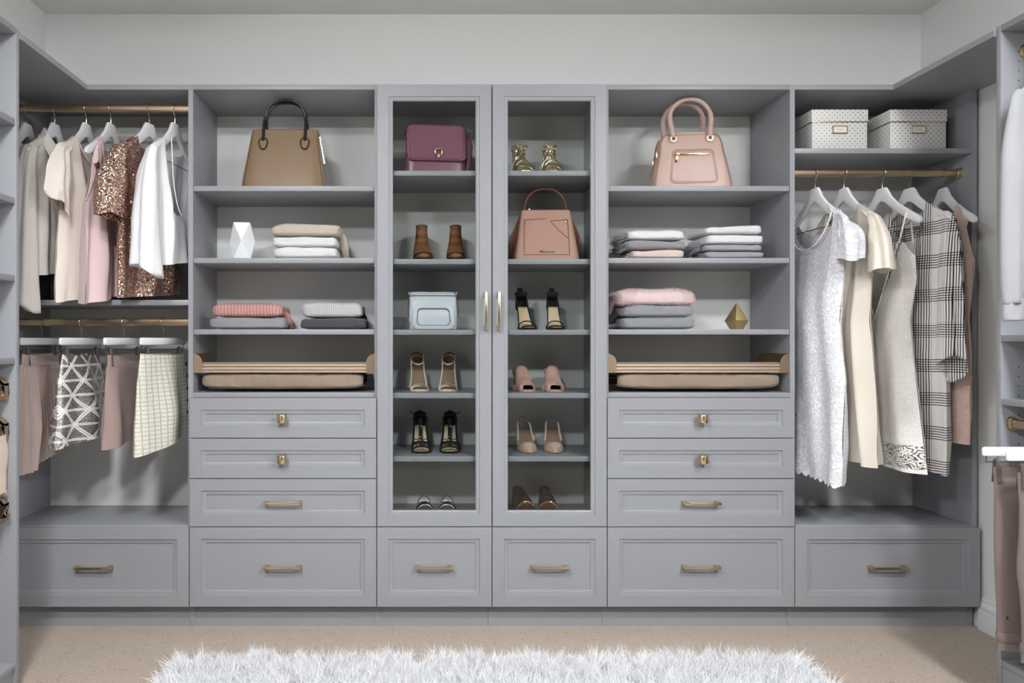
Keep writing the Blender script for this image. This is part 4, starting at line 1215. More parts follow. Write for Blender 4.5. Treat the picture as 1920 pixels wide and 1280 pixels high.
# ------------------------------------------------------------------ hangers
HTOP = [(0, -.062), (.022, -.062), (.03, -.072), (.05, -.103), (.09, -.140), (.14, -.173), (.19, -.202), (.205, -.213), (.211, -.224), (.207, -.233), (.197, -.236),
        (.17, -.224), (.13, -.203), (.09, -.178), (.05, -.149), (.02, -.124), (0, -.116)]
def zsh(x):   # top line of a hanger
    return lint([(0, -.062), (.022, -.062), (.03, -.072), (.05, -.103), (.09, -.140), (.14, -.173), (.19, -.202), (.211, -.222), (.3, -.30)], abs(x))
def hook_pts():
    pts = [(0, 0, -.075), (0, 0, -.05), (0, 0, -.034), (.004, 0, -.026)]
    for k in range(15):
        a = math.radians(-62 + 262*k/14); pts.append((.0205*math.cos(a)*.95, 0, .0*1 + .0205*math.sin(a)))
    return pts
def mk_hanger():
    u = thing('clothes_hanger', 'x', 'hanger', (0, 0, 0))
    poly = HTOP + [(-x, z) for x, z in HTOP[-2:0:-1]]
    MB().prism(poly, -.0065, .0065, 'y', .0022).build('shoulder_bar', M['hang'], u)
    MB().tube(hook_pts(), .0017, 8).build('hook', M['steel'], u)
    MB().tube([(-.155, 0, -.222), (-.14, 0, -.232), (.14, 0, -.232), (.155, 0, -.222)], .0017, 6).build('trouser_bar', M['wire'], u)
    return u
def mk_clip_hanger(half=.165):
    u = thing('clip_hanger', 'x', 'hanger', (0, 0, 0))
    MB().box(-half, half, -.0075, .0075, -.094, -.064, .0065).build('bar', M['hang'], u)
    MB().tube(hook_pts(), .0017, 8).build('hook', M['steel'], u)
    MB().tube([(-half+.012, 0, -.09), (-half+.012, 0, -.112), (half-.012, 0, -.112), (half-.012, 0, -.09)], .0016, 6).build('clip_wire', M['wire'], u)
    for s in (-1, 1):
        x = s*(half-.045)
        mb = MB()
        for q in (-1, 1):
            mb.prism([(q*.002, -.100), (q*.008, -.106), (q*.010, -.113), (q*.0125, -.150), (q*.015, -.176), (q*.012, -.178), (q*.0075, -.15), (q*.0015, -.122)], x-.005, x+.005, 'x')
        mb.build('clip', M['clip'], u)
    return u
HANG, CLIP = mk_hanger(), mk_clip_hanger()
used = set()
def place(proto, x, y, z, phi, label, along='x', group=None):
    if proto.name not in used: o = proto; used.add(proto.name)
    else: o = copy_tree(proto)
    rz = -PI/2 - phi if along == 'x' else PI - phi
    o.location = (x, y, z); o.rotation_euler = (0, 0, rz)
    o['label'] = label
    if group: o['group'] = group
    return o
def garment(name, label, cat, x, z, phi, y=YR, along='x'):
    rz = -PI/2 - phi if along == 'x' else PI - phi
    return thing(name, label, cat, (x, y, z), rz)

# ------------------------------------------------------------------ cloth
def body(u, mat, W, zhem, W0=None, nw=.075, nf=.08, nb=.03, T_=.035, seed=0, fold=.010, freq=3.0, top=None, vis=1, pleat=0, hemw=.0, name='body', lift=.004, nu=56, nv=44, solid=0.0, T0=.012, side_z=None, scal=0.0):
    """W: [(z, half width)] in hanger space; vis: side (+1/-1 of local y) carrying the deeper neckline"""
    W0 = W0 or W[0][1]
    def ztop(x, s):
        ax = abs(x)
        if top is not None: return top(x, s)
        if ax < nw:
            dep = nf if s == vis else nb
            return zsh(nw) + lift - dep*math.sqrt(max(0, 1-(ax/nw)**2))
        return zsh(ax) + lift
    zspan = zhem if not callable(zhem) else zhem(0)
    mb = MB()
    for s in (1, -1):
        def f(a, v):
            uu = lerp(-1, 1, a); uu = sp(uu, .9)
            zt = ztop(uu*W0, s); zh = zhem(uu) if callable(zhem) else zhem
            z = lerp(zt, zh + scal*abs(math.sin(uu*22)), v)
            w = interp(W, z) if False else lint(W, z) if W[0][0] < W[-1][0] else lint([(-q[0], q[1]) for q in W], -z)
            dep = min(1, max(0, (zt - z)/.25)); g = min(1, max(0, (zt - z)/max(.2, abs(zspan)-.3)))
            t = lerp(T0, T_, dep)
            x = uu*w
            y = s*t*max(0, 1-abs(uu)**2.2)**.6
            ph = seed*1.7
            y += fold*g*(math.sin(freq*PI*uu + ph + .8*math.sin(z*5+seed)) + .5*math.sin(freq*1.9*PI*uu + ph*2 + z*3))
            y += s*fold*.5*g*math.sin(freq*2.6*uu + ph + s)*(1-uu*uu)
            y += .006*dep*nz(x*9+seed, z*7, s*2.0)
            if pleat: y += s*pleat*math.sin(uu*pleat*0 + 62*uu)*min(1, g*4+.15)
            x += .006*dep*nz(z*5, seed*3.1, uu*2)
            return (x, y, z + hemw*v*math.sin(uu*7+seed))
        mb.grid(nu if not pleat else 220, nv, f)
    return mb.build(name, mat, u, ang=80, solid=solid)
def sleeve(u, mat, pts, rads, flat=(1, .7), seed=0, n=28, name='sleeve', wob=.006, up=(0, 1, 0), solid=0.0, tilt=0.0, shoulder=True):
    P_ = [Vector(p) for p in pts]; rads = list(rads)
    if shoulder:      # run in from the shoulder line so that the sleeve head follows its slope
        s_ = 1 if P_[0].x > 0 else -1
        P_ = [Vector((s_*.10, 0, zsh(.10)-.012)), Vector((s_*.15, 0, zsh(.15)-.018)), Vector((s_*.19, 0, zsh(.19)-.032))] + P_[2:]
        rads = [.008, .015, .030] + rads[2:]
    q = []; m = 8
    for i in range(len(P_)-1):
        p0 = P_[max(0, i-1)]; p1 = P_[i]; p2 = P_[i+1]; p3 = P_[min(len(P_)-1, i+2)]
        for k in range(m):
            t = k/m
            q.append((.5*((2*p1) + (p2-p0)*t + (2*p0-5*p1+4*p2-p3)*t*t + (3*p1-p0-3*p2+p3)*t**3), lerp(rads[i], rads[i+1], t*t*(3-2*t))))
    q.append((P_[-1], rads[-1]))
    N_ = len(q); rings = []
    for i, (p, r) in enumerate(q):
        t = (q[min(i+1, N_-1)][0] - q[max(i-1, 0)][0]).normalized()
        nrm = Vector(up); nrm = (nrm - t*nrm.dot(t)).normalized(); bi = t.cross(nrm)
        k = i/(N_-1)
        ring = []
        for a in range(n):
            th = 2*PI*a/n
            rr = r*(1 + .13*math.sin(2*th+seed+2.2*k) + .09*math.sin(3*th-2.6*k+seed*1.3)) + wob*k*(math.sin(5*th+seed+k*2) + .7*math.sin(8*th+seed*2-k*3)) + wob*.9*nz(th*1.5, k*7, seed)
            pp = p + nrm*(rr*flat[1]*math.cos(th)) + bi*(rr*flat[0]*math.sin(th))
            pp = pp + t*(tilt*math.cos(th+.6)*k**3) + t*(wob*.8*math.sin(3*th+seed)*k**4)
            ring.append(tuple(pp))
        rings.append(ring)
    return MB().loft(rings, True).build(name, mat, u, ang=80, solid=solid)
def edge_line(u, mat, pts, r=.0018, name='hem_seam'):
    return MB().tube(pts, r, 5).build(name, mat, u)
def buttons(u, mat, pts, ax=1, r=.005):
    for p in pts:
        MB().lathe([(r, 0), (r, ax*.002), (r*.5, ax*.003)], 10, p, 'y').build('button', mat, u)

M['ivory'] = fabric('ivory_chiffon', rgb(230, 225, 219), 600, .2, .8, .2, .05, 1.2)
M['creamb'] = fabric('cream_crepe', rgb(231, 221, 212), 600, .2, .8, .2, .05, 1.2)
M['pinkb'] = fabric('blush_crepe', rgb(226, 202, 202), 600, .2, .8, .2, .06, 1.2)
M['whiteb'] = fabric('white_blouse', rgb(236, 236, 239), 600, .2, .75, .2, .03, 1.2)
M['sequin'] = sequin('rose_gold_sequins', rgb(244, 212, 194), rgb(152, 114, 102), 280)
M['satin'] = fabric('cream_satin', rgb(228, 219, 206), 700, .12, .42, .15, .05, 1.0)
M['lacew'] = lace('white_lace', rgb(250, 250, 254), rgb(208, 209, 217), 20, petals=3, swirl=9.0)
M['lacei'] = lace('ivory_lace', rgb(255, 252, 248), rgb(240, 235, 228), 27, holes=(-1.19, -1.10))
M['laceb'] = lace('blush_lace', rgb(230, 204, 192), rgb(206, 174, 162), 44)
M['taupe'] = fabric('taupe_pleats', rgb(186, 166, 158), 500, .2, .6, .3, .06)
M['rosek'] = fabric('dusty_rose_crepe', rgb(158, 136, 131), 600, .2, .85, .2, .06)
def plaid_mat():
    m, nt, b_ = newmat('black_white_plaid')
    o = xyz(nt)
    n_ = mth(nt, 'MULTIPLY', noise_t(nt, 6, 2), .012)
    def lines(c, period, freq, lo, hi, wdt):
        c = mth(nt, 'ADD', c, n_)
        f = mth(nt, 'FRACT', mth(nt, 'DIVIDE', c, period))
        band = mth(nt, 'MULTIPLY', mth(nt, 'GREATER_THAN', f, lo), mth(nt, 'LESS_THAN', f, hi))
        st = mth(nt, 'LESS_THAN', mth(nt, 'FRACT', mth(nt, 'MULTIPLY', c, freq)), wdt)
        return mth(nt, 'MULTIPLY', band, st)
    h = lines(o[2], .135, 105, .0, .42, .32)
    v = lines(mth(nt, 'ADD', o[0], mth(nt, 'MULTIPLY', o[1], .6)), .15, 95, .35, .85, .36)
    nt.links.new(mixc(nt, mth(nt, 'MAXIMUM', h, v), rgb(240, 235, 232), rgb(30, 28, 34)), b_.inputs['Base Color'])
    b_.inputs['Roughness'].default_value = .85
    bump(nt, b_, noise_t(nt, 600, 2), .2, .001)
    return m
M['plaid'] = plaid_mat()
def tweed_mat():
    m, nt, b_ = newmat('cream_tweed')
    o = xyz(nt)
    def ln(c, f): return mth(nt, 'LESS_THAN', mth(nt, 'FRACT', mth(nt, 'ADD', mth(nt, 'MULTIPLY', c, f), mth(nt, 'MULTIPLY', noise_t(nt, 60, 2), .18))), .2)
    g = mth(nt, 'MAXIMUM', ln(o[0], 34), ln(o[2], 60))
    f = noise_t(nt, 240, 3)
    c = mixc(nt, f, rgb(196, 192, 178), rgb(250, 247, 236))
    c = mixc(nt, mth(nt, 'MULTIPLY', g, mth(nt, 'MULTIPLY', noise_t(nt, 190, 3), .95), clamp=True), c, rgb(128, 122, 110))
    nt.links.new(c, b_.inputs['Base Color']); b_.inputs['Roughness'].default_value = .9
    bump(nt, b_, mth(nt, 'SUBTRACT', f, g), .6, .002)
    return m
M['tweed'] = tweed_mat()
def tri_mat():
    m, nt, b_ = newmat('silver_triangle_sequins')
    o = xyz(nt); S = 17.0
    hx = mth(nt, 'MULTIPLY', o[0], .62)
    tot = None
    for ca, sa in ((0.0, 1.0), (.866, .5), (.866, -.5)):
        c = mth(nt, 'ADD', mth(nt, 'MULTIPLY', hx, ca*S), mth(nt, 'MULTIPLY_ADD', o[2], sa*S, .5 if ca == 0 else 0.0))
        d = mth(nt, 'ABSOLUTE', mth(nt, 'SUBTRACT', mth(nt, 'FRACT', c), .5))
        l = mth(nt, 'MULTIPLY', mth(nt, 'LESS_THAN', d, .075), mth(nt, 'GREATER_THAN', d, .015))
        tot = l if tot is None else mth(nt, 'MAXIMUM', tot, l)
    vc = vor(nt, 330, out='Color'); sep = N(nt, 'ShaderNodeSeparateColor'); nt.links.new(vc, sep.inputs[0])
    base = mixc(nt, sep.outputs[0], rgb(112, 108, 106), rgb(206, 202, 198))
    nt.links.new(mixc(nt, tot, base, rgb(250, 248, 245)), b_.inputs['Base Color'])
    nt.links.new(mth(nt, 'MULTIPLY', mth(nt, 'SUBTRACT', 1.0, tot), .75), b_.inputs['Metallic'])
    b_.inputs['Roughness'].default_value = .35
    bump(nt, b_, sep.outputs[1], .5, .002)
    return m
M['tri'] = tri_mat()

def hx(px): return X(px, YR)
# ---- blouses on the upper left rod
G = 'white hangers on the upper left rod'
zr = ZR_LT
LH = [(51, 0.0, 'white hanger furthest left on the upper rod, mostly hidden'), (103, .02, 'white hanger holding the ivory collared shirt'), (162, .03, 'white hanger holding the cream ruffled blouse'),
      (208, .05, 'white hanger holding the blush pink tank top'), (280, .27, 'white hanger holding the rose gold sequin top'), (328, .15, 'white hanger holding the white wrap blouse')]
for px, ph, lab in LH: place(HANG, hx(px), YR, zr, ph, lab, group=G)
# half hidden pale blouse
g = garment('blouse', 'pale ivory blouse hidden behind the collared shirt at far left', 'blouse', hx(51), zr, 0.0)
body(g, M['ivory'], [(-.1, .17), (-.3, .2), (-.7, .2)], -.66, nw=.07, seed=3)
buttons(g, M['gunm'], [(.12, .04, -.42)])
# ivory collared shirt with wide sleeves
g = garment('collared_shirt', 'ivory long-sleeved shirt with open collar on upper left rod', 'shirt', hx(103), zr, .02)
body(g, M['ivory'], [(-.1, .185), (-.3, .2), (-.72, .205)], lambda u_: -.68 - .03*u_, nw=.07, nf=.16, nb=.02, seed=1, fold=.012, T_=.04)
sleeve(g, M['ivory'], [(.16, 0, -.205), (.205, .002, -.25), (.222, .004, -.42), (.226, .002, -.62), (.228, 0, -.835)], [.032, .05, .050, .056, .064], (.85, .7), 1, solid=.0015, tilt=.02)
sleeve(g, M['ivory'], [(-.16, 0, -.205), (-.205, .002, -.25), (-.21, .004, -.42), (-.21, .002, -.6)], [.03, .05, .052, .05], (.9, .6), 4)
for s in (1, -1):
    inn = [Vector((0, -.03, -.086)), Vector((s*.05, -.018, -.094)), Vector((s*.07, .006, -.122)), Vector((s*.045, .03, -.165)), Vector((s*.012, .040, -.205))]
    out = [Vector((0, -.046, -.128)), Vector((s*.075, -.034, -.132)), Vector((s*.112, .004, -.165)), Vector((s*.112, .036, -.225)), Vector((s*.075, .050, -.262))]
    def colf(a, t):
        i_ = min(3, int(a*4)); f_ = a*4 - i_
        p, q = inn[i_].lerp(inn[i_+1], f_), out[i_].lerp(out[i_+1], f_)
        r_ = p.lerp(q, t); return (r_.x, r_.y + .010*math.sin(PI*t), r_.z + .012*math.sin(PI*min(1, t*1.3)))
    MB().grid(24, 8, colf).build('collar', M['ivory'], g, ang=80, solid=.002)
MB().prism([(.012, -.2), (.03, -.2), (.032, -.66), (.012, -.66)], .043, .045, 'y').build('placket', M['ivory'], g)
buttons(g, M['hang'], [(.021, .045, z) for z in (-.26, -.34, -.42, -.5, -.58)])
# cream ruffle blouse
g = garment('ruffle_blouse', 'cream sleeveless blouse with ruffled armholes on upper left rod', 'blouse', hx(162), zr, .03)
body(g, M['creamb'], [(-.1, .19), (-.25, .2), (-.45, .205), (-.85, .225)], lambda u_: -.77 - .045*u_, nw=.085, nf=.1, nb=.03, seed=2, fold=.016, T_=.042)
for s in (1, -1):
    sleeve(g, M['creamb'], [(s*.15, 0, -.19), (s*.2, 0, -.25), (s*.222, .004, -.33), (s*.238, .006, -.44)], [.02, .04, .052, .060], (.9, .62), 2+s, wob=.011, solid=.0016, tilt=.03, name='ruffle_sleeve')
MB().tube([(-.08*math.cos(a), .03*math.sin(a), -.135-.1*math.sin(a)) for a in [PI*k/16 for k in range(17)]], .003, 6).build('neckband', M['creamb'], g)
# blush tank
g = garment('tank_top', 'blush pink sleeveless top on upper left rod', 'top', hx(208), zr, .05)
body(g, M['pinkb'], [(-.1, .148), (-.22, .15), (-.3, .165), (-.42, .205), (-.85, .215)], lambda u_: -.775 - .045*u_, W0=.148, nw=.09, nf=.14, nb=.04, seed=5, fold=.014, T_=.04)
edge_line(g, M['pinkb'], [(lint([(0, .152), (.5, .158), (1, .206)], k/8), .012*math.sin(PI*k/8), lerp(-.19, -.42, k/8)) for k in range(9)], .003, 'armhole_binding')
sleeve(g, M['pinkb'], [(.125, .014, -.175), (.145, .02, -.22), (.155, .022, -.27)], [.008, .018, .024], (1, .4), 3, name='strap_frill', shoulder=False)
# sequin top
g = garment('sequin_blouse', 'rose gold sequin short-sleeved top on upper left rod', 'top', hx(280), zr, .27)
body(g, M['sequin'], [(-.1, .19), (-.3, .2), (-.8, .215)], lambda u_: -.775 - .02*u_, nw=.085, nf=.1, nb=.04, seed=7, fold=.014, T_=.045)
for s in (1, -1):
    sleeve(g, M['sequin'], [(s*.165, 0, -.21), (s*.2, 0, -.25), (s*.225, 0, -.36), (s*.235, 0, -.485)], [.03, .058, .062, .066], (.85, .8), 2, solid=.002)
# white wrap blouse
g = garment('wrap_blouse', 'white V-neck blouse with wide sleeves at right end of upper rod', 'blouse', hx(328), zr, .15)
body(g, M['whiteb'], [(-.1, .175), (-.3, .19), (-.7, .195)], lambda u_: -.64 - .03*u_, nw=.1, nf=.3, nb=.05, seed=9, fold=.012, T_=.04)
sleeve(g, M['whiteb'], [(.13, 0, -.182), (.19, 0, -.225), (.215, 0, -.36), (.225, 0, -.53), (.222, 0, -.695)], [.03, .05, .054, .064, .076], (.95, .66), 6, solid=.0015, tilt=.025)
sleeve(g, M['whiteb'], [(-.15, 0, -.195), (-.19, 0, -.24), (-.2, 0, -.36), (-.205, 0, -.56)], [.03, .05, .052, .055], (.9, .6), 8)
edge_line(g, M['whiteb'], [(lint([(0, .1), (1, 0)], k/8), .036, zsh(.1) - .3*math.sqrt(max(0, 1-(1-k/8)**2))) for k in range(9)], .0025, 'neck_binding')

# ---- skirts on the lower left rod
zr = ZR_LB
G2 = 'clip hangers on the lower left rod'
for px, ph, lab in ((79, 0.0, 'white clip hanger holding the pleated taupe skirt'), (153, .06, 'white clip hanger holding the silver triangle skirt'), (233, .08, 'white clip hanger holding the dusty rose skirt'), (307, .22, 'white clip hanger holding the cream tweed skirt')):
    place(CLIP, hx(px), YR, zr, ph, lab, group=G2)
def wtop(z0, dip): return lambda x, s: z0 - (dip if s > 0 else dip*.2)*(1-(x/.16)**2)
g = garment('pleated_skirt', 'pleated taupe midi skirt on lower left rod', 'skirt', hx(79), zr, 0.0)
body(g, M['taupe'], [(-.13, .155), (-.2, .175), (-.62, .262)], lambda u_: -.555 - .045*u_, W0=.155, top=wtop(-.17, .012), seed=2, fold=.016, freq=2.2, T_=.05, T0=.02, pleat=.006)
body(g, M['taupe'], [(-.12, .152), (-.18, .158)], -.18, W0=.152, top=wtop(-.128, .012), seed=2, fold=0, T_=.022, T0=.02, name='waistband', nv=6)
g = garment('sequin_skirt', 'silver sequin mini skirt with white triangle pattern', 'skirt', hx(153), zr, .06)
body(g, M['tri'], [(-.13, .145), (-.25, .17), (-.5, .205)], lambda u_: -.47 - .03*u_, W0=.145, top=wtop(-.128, .01), seed=4, fold=.014, freq=1.6, T_=.06, T0=.02)
g = garment('mini_skirt', 'dusty rose mini skirt on lower left rod', 'skirt', hx(233), zr, .08)
body(g, M['rosek'], [(-.13, .135), (-.25, .16), (-.5, .195)], lambda u_: -.48 - .022*u_, W0=.138, top=wtop(-.18, .0), seed=6, fold=.012, freq=1.6, T_=.055, T0=.022)
body(g, M['rosek'], [(-.12, .135), (-.185, .14)], -.184, W0=.135, top=wtop(-.13, .01), seed=2, fold=0, T_=.0235, T0=.022, name='waistband', nv=6)
g = garment('tweed_skirt', 'cream checked tweed skirt with dark buttons on lower left rod', 'skirt', hx(307), zr, .22)
body(g, M['tweed'], [(-.13, .165), (-.25, .185), (-.55, .2)], lambda u_: -.495 - .035*u_, W0=.165, top=wtop(-.128, .006), seed=8, fold=.008, freq=1.3, T_=.05, T0=.022)
buttons(g, M['gunm'], [(-.11, .046 - (.008 if z > -.2 else 0), z) for z in (-.175, -.225, -.28, -.33, -.38)], 1, .009)

# ---- dresses on the right rod
zr = ZR_R
G3 = 'white hangers on the dress rod'
for px, ph, lab in ((1528, -.05, 'white hanger holding the white lace dress'), (1582, -.06, 'white hanger holding the cream satin dress'), (1654, -.1, 'white hanger holding the ivory lace slip dress'),
                    (1705, -.13, 'white hanger holding the checked shirt dress'), (1768, .1, 'white hanger holding the blush lace dress')):
    place(HANG, hx(px), YR, zr, ph, lab, group=G3)
g = garment('lace_dress', 'white lace dress with cap sleeves and scalloped hem, leftmost on rod', 'dress', hx(1528), zr, -.05)
body(g, M['lacew'], [(-.1, .175), (-.3, .185), (-.45, .185), (-.62, .165), (-.85, .205), (-1.3, .2)], lambda u_: -1.235 - .02*u_, nw=.135, nf=.15, nb=.09, seed=3, fold=.012, freq=2.0, T_=.055, vis=-1, scal=-.014, nu=90, nv=60)
for s in (1, -1):
    sleeve(g, M['lacew'], [(s*.14, 0, -.18), (s*.185, 0, -.225), (s*.225, 0, -.30), (s*.225, 0, -.385)], [.02, .05, .062, .058], (.8, .8), 2, wob=.008)
edge_line(g, M['lacew'], [(-.135*math.cos(a), -.03*math.sin(a)-.012, zsh(.135)-.15*math.sin(a)) for a in [PI*k/20 for k in range(21)]], .0026, 'neck_binding')
g = garment('satin_dress', 'cream satin short-sleeved dress next to the white lace one', 'dress', hx(1582), zr, -.06)
body(g, M['satin'], [(-.1, .18), (-.3, .185), (-.5, .165), (-.62, .15), (-1.2, .215)], lambda u_: -1.165 - .02*u_, nw=.1, nf=.09, nb=.05, seed=5, fold=.02, freq=3.2, T_=.05, vis=-1)
for s in (1, -1):
    sleeve(g, M['satin'], [(s*.14, 0, -.18), (s*.185, 0, -.225), (s*.215, 0, -.32), (s*.228, 0, -.425)], [.02, .045, .05, .056], (.8, .8), 4)
g = garment('slip_dress', 'ivory lace slip dress with thin straps and open-work hem', 'dress', hx(1654), zr, -.1)
def sliptop(x, s):
    ax = abs(x)
    return -.30 - .1*max(0, (ax-.13)/.06)**1.2 - (.30 if s < 0 else .16)*max(0, 1-ax/.13)**1.0
body(g, M['lacei'], [(-.2, .17), (-.33, .175), (-.45, .185), (-.62, .15), (-.75, .165), (-1.25, .235)], lambda u_: -1.195 - .012*u_, W0=.17, top=sliptop, seed=7, fold=.012, freq=2.0, T_=.055, T0=.03, vis=-1, nu=90, nv=60)
for s in (1, -1):
    for q in (-1, 1):
        MB().tube([(s*.13, q*.030, -.305), (s*.135, q*.02, -.25), (s*.138, q*.01, -.20), (s*.138, 0, zsh(.138)+.003)], 1, 6, flat=(.0015, .004)).build('strap', M['lacei'], g)
edge_line(g, M['lacei'], [(lerp(.13, -.13, k/12), -.034, sliptop(lerp(.13, -.13, k/12), -1)) for k in range(13)], .003, 'neck_binding')
g = garment('plaid_dress', 'white shirt dress with black check and loose sleeves', 'dress', hx(1705), zr, -.13)
body(g, M['plaid'], [(-.1, .185), (-.3, .18), (-.8, .178), (-1.25, .192)], lambda u_: -1.19 - .03*u_, nw=.09, nf=.15, nb=.04, seed=2, fold=.016, freq=2.0, T_=.05, vis=-1)
sleeve(g, M['plaid'], [(.13, 0, -.178), (.18, 0, -.23), (.218, -.016, -.4), (.232, -.024, -.6), (.240, -.026, -.80)], [.028, .04, .046, .052, .060], (.8, .6), 5, wob=.008, solid=.0015, tilt=.05)
sleeve(g, M['plaid'], [(-.13, 0, -.178), (-.18, 0, -.23), (-.215, 0, -.4), (-.22, 0, -.6), (-.22, 0, -.8)], [.028, .05, .055, .06, .06], (.8, .7), 7, wob=.010)
edge_line(g, M['plaid'], [(.02, -.052, z) for z in (-.3, -.5, -.7, -.9, -1.1)], .0016, 'placket_seam')
g = garment('sheath_dress', 'blush pink lace sheath dress, rightmost on the dress rod', 'dress', hx(1768), zr, .1)
body(g, M['laceb'], [(-.1, .17), (-.25, .15), (-.38, .195), (-.6, .155), (-.85, .185), (-1.2, .17)], lambda u_: -1.09 - .01*u_, W0=.17, nw=.1, nf=.08, nb=.04, seed=4, fold=.006, freq=1.5, T_=.05, vis=-1)
edge_line(g, M['laceb'], [(lint([(0, .172), (.3, .15), (.6, .16), (1, .198)], k/10), -.008*math.sin(PI*k/10), lerp(-.2, -.39, k/10)) for k in range(11)], .003, 'armhole_binding')

# ---- right wall cabinet: knitted sweater above, trousers below
def gy(name, label, cat, y, z, phi): return garment(name, label, cat, XRR, z, phi, y, 'y')
M['greyknit'] = fabric('pale_grey_marl', rgb(166, 167, 171), 260, .45, .95, .2, .14)
place(HANG, XRR, -.64, ZRU, -.45, 'white hanger holding the pale grey sweater at right edge', 'y')
g = gy('knit_sweater', 'pale grey knitted sweater hanging at the right edge of the photo', 'sweater', -.64, ZRU, -.45)
body(g, M['greyknit'], [(-.1, .19), (-.3, .19), (-.72, .19)], -.72, nw=.08, nf=.05, nb=.02, seed=2, fold=.008, T_=.035)
sleeve(g, M['greyknit'], [(.10, 0, -.155), (.17, 0, -.22), (.212, .0, -.42), (.222, 0, -.7), (.222, 0, -.85)], [.02, .042, .048, .046, .038], (.8, .6), 3, wob=.003, solid=.003)
sleeve(g, M['greyknit'], [(.222, 0, -.835), (.222, 0, -.90)], [.036, .038], (.8, .6), 3, name='cuff', wob=.001, solid=.004, shoulder=False)
M['trous'] = fabric('taupe_twill', rgb(124, 109, 105), 600, .2, .85, .2, .08)
for y, lab, glab, seed in ((-.63, 'white clip hanger sticking out furthest over the taupe trousers', 'taupe trousers folded on the rear clip hanger at right', 1), (-.725, 'white clip hanger nearest the right photo edge', 'taupe trousers on the front clip hanger at the right edge', 4)):
    place(CLIP, XRD, y, ZRD, 0.0, lab, 'y')
    g = gy('trousers', glab, 'trousers', y, ZRD, 0); g.location.x = XRD
    for s in (1, -1):
        def f(a, v):
            th = 2*PI*a; z = lerp(-.128, -.70 + .03*s*0 - (.01 if s > 0 else .0), v)
            w = lerp(.068, .062, v); xc = s*.062 + .008*nz(v*3, seed, s)
            return (xc + w*sp(math.cos(th), .7), (.010 + .012*min(1, v*4))*math.sin(th) + .008*s*v + .006*nz(v*5, s*2, seed), z + .004*math.sin(th*2)*v)
        lg = MB().grid(28, 40, f).build('leg', M['trous'], g, ang=80)
        MB().tube([(s*.062+.05*sp(math.cos(2*PI*k/28), .7)*1.25, (.024)*math.sin(2*PI*k/28)+.008*s, -.665) for k in range(28)], 1, 6, flat=(.016, .0022), closed=True, caps=False, up=(0, 0, 1)).build('cuff', M['trous'], lg)
    buttons(g, M['chrome'], [(.11, .026, -.6)], 1, .005)
# ------------------------------------------------------------------ things on the left racks
M['peach'] = fabric('peach_knit', rgb(216, 196, 178), 300, .4)
yl = YSL - .09
g = thing('hanging_scarf', 'pale peach scarf hanging from the bronze rack at the left edge', 'scarf', (XL-.028, yl, Z(800, YSL)))
def sf(a, v):
    th = 2*PI*a
    return (.012*math.cos(th) + .004*nz(v*4, th, 1), .055*sp(math.sin(th), .7)*(1+.15*v) + .008*math.sin(v*5), -.02 - .19*v)
MB().grid(28, 24, sf).build('drape', M['peach'], g, ang=80)
mb = MB(); rr = random.Random(3)
for k in range(60): blades(mb, (rr.uniform(-.01, .01), rr.uniform(-.058, .058), -.205), Vector((0, rr.uniform(-.2, .2), -1)).normalized(), .02, .0012, 3, .2, rr)
tag(mb.build('fringe', M['peach'], g, False), kind='stuff')
g = thing('leather_belt', 'black leather belt coiled on the lowest bronze rack at left', 'belt', (XL-.028, yl, Z(950, YSL)))
MB().tube([(.012, -.06, .004), (.016, -.01, .012), (.018, .03, .006), (.012, .045, -.012), (.014, .02, -.02)], 1, 8, flat=(.010, .003)).build('strap', M['black'], g)
MB().tube([(.02, .03+.012*math.cos(2*PI*k/12), -.002+.012*math.sin(2*PI*k/12)) for k in range(12)], .0018, 6, closed=True, caps=False).build('buckle', M['chrome'], g)

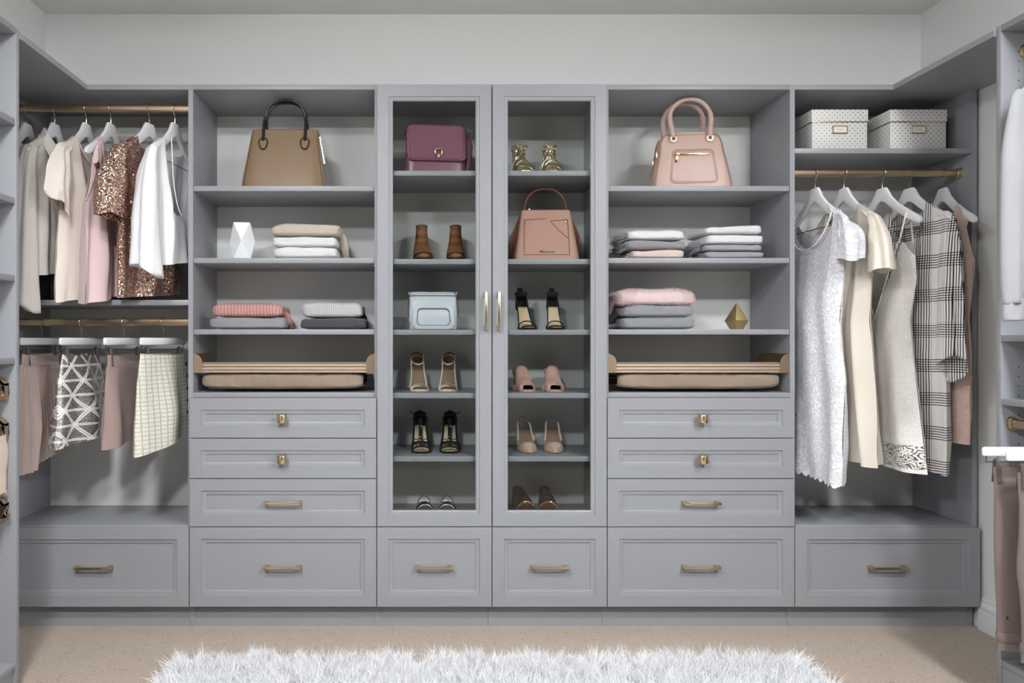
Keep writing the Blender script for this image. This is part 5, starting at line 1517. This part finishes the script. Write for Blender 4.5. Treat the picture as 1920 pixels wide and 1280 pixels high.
# ------------------------------------------------------------------ white shaggy rug
M['fur'] = fabric('white_fur', rgb(243, 243, 246), 300, .1, .9, .4, .02)
rx0, rx1, ry1, ry0 = -.87, 1.37, -.335, -1.9
rug = thing('shaggy_rug', 'white shaggy faux fur rug on the beige carpet', 'rug', ((rx0+rx1)/2, (ry0+ry1)/2, 0))
cxr, cyr = (rx0+rx1)/2, (ry0+ry1)/2
MB().box(rx0+.03-cxr, rx1-.03-cxr, ry0+.03-cyr, ry1-.03-cyr, .0, .014, .004).build('backing', M['fur'], rug)
def fur(name, ya, yb, nt_, per, wid, seed):
    rr = random.Random(seed); mb = MB()
    for k in range(nt_):
        cx, cy = rr.uniform(rx0+.02, rx1-.02), rr.uniform(ya, yb)
        if cy > ry1-.05 and rr.random() < .25: continue
        ang = rr.uniform(0, 2*PI); m_ = rr.uniform(.3, 1.0)
        lean = Vector((math.cos(ang)*m_ + .3*nz(cx*4, cy*4, 1), math.sin(ang)*m_ - .12, 1.0))
        if cy > ry1-.05: lean.y += .45
        if cx < rx0+.07: lean.x -= .7
        if cx > rx1-.07: lean.x += .7
        lean.normalize()
        Lc = rr.uniform(.045, .082)
        tip = Vector((cx - cxr, cy - cyr, .010)) + lean*Lc*1.1     # strands of a lock gather towards its tip
        for q in range(per):
            p = Vector((cx - cxr + rr.gauss(0, .012), cy - cyr + rr.gauss(0, .012), .010))
            d = ((tip + Vector((rr.gauss(0, .009), rr.gauss(0, .009), rr.gauss(0, .006)))) - p).normalized()
            blades(mb, p, d, Lc*rr.uniform(.6, 1.15), wid*rr.uniform(.6, 1.4), 3, .55, rr)
    return tag(mb.build(name, M['fur'], rug, True, 180), kind='stuff')
fur('pile', -.66, ry1-.006, 2500, 24, .0017, 1)
fur('pile', ry0+.02, -.66, 3000, 7, .0026, 2)

# ------------------------------------------------------------------ flush drum lamps on the ceiling (above the frame) that light the room; rear pair added to even out the light
for (lx, ly, lp), lab in zip(LAMPS, ('round flush ceiling lamp at left, nearer the drawers', 'round flush ceiling lamp at right, nearer the drawers', 'added round fill lamp at left, unseen, further from the drawers', 'added round fill lamp at right, unseen, further from the drawers')):
    gm = bpy.data.materials.new('lamp_glow'); gm.use_nodes = True
    pb = gm.node_tree.nodes['Principled BSDF']; pb.inputs['Emission Color'].default_value = LAMP_COL
    pb.inputs['Emission Strength'].default_value = lp
    u = thing('flush_lamp', lab, 'ceiling lamp', (lx, ly, CH))
    MB().lathe([(LAMP_R+.012, 0), (LAMP_R+.012, -.008), (LAMP_R+.004, -.0105)], 40, (0, 0, 0), 'z').build('base_ring', M['trimw'], u)
    MB().lathe([(LAMP_R, -.0106), (LAMP_R, -.0106-LAMP_H)], 40, (0, 0, 0), 'z').build('diffuser', gm, u)
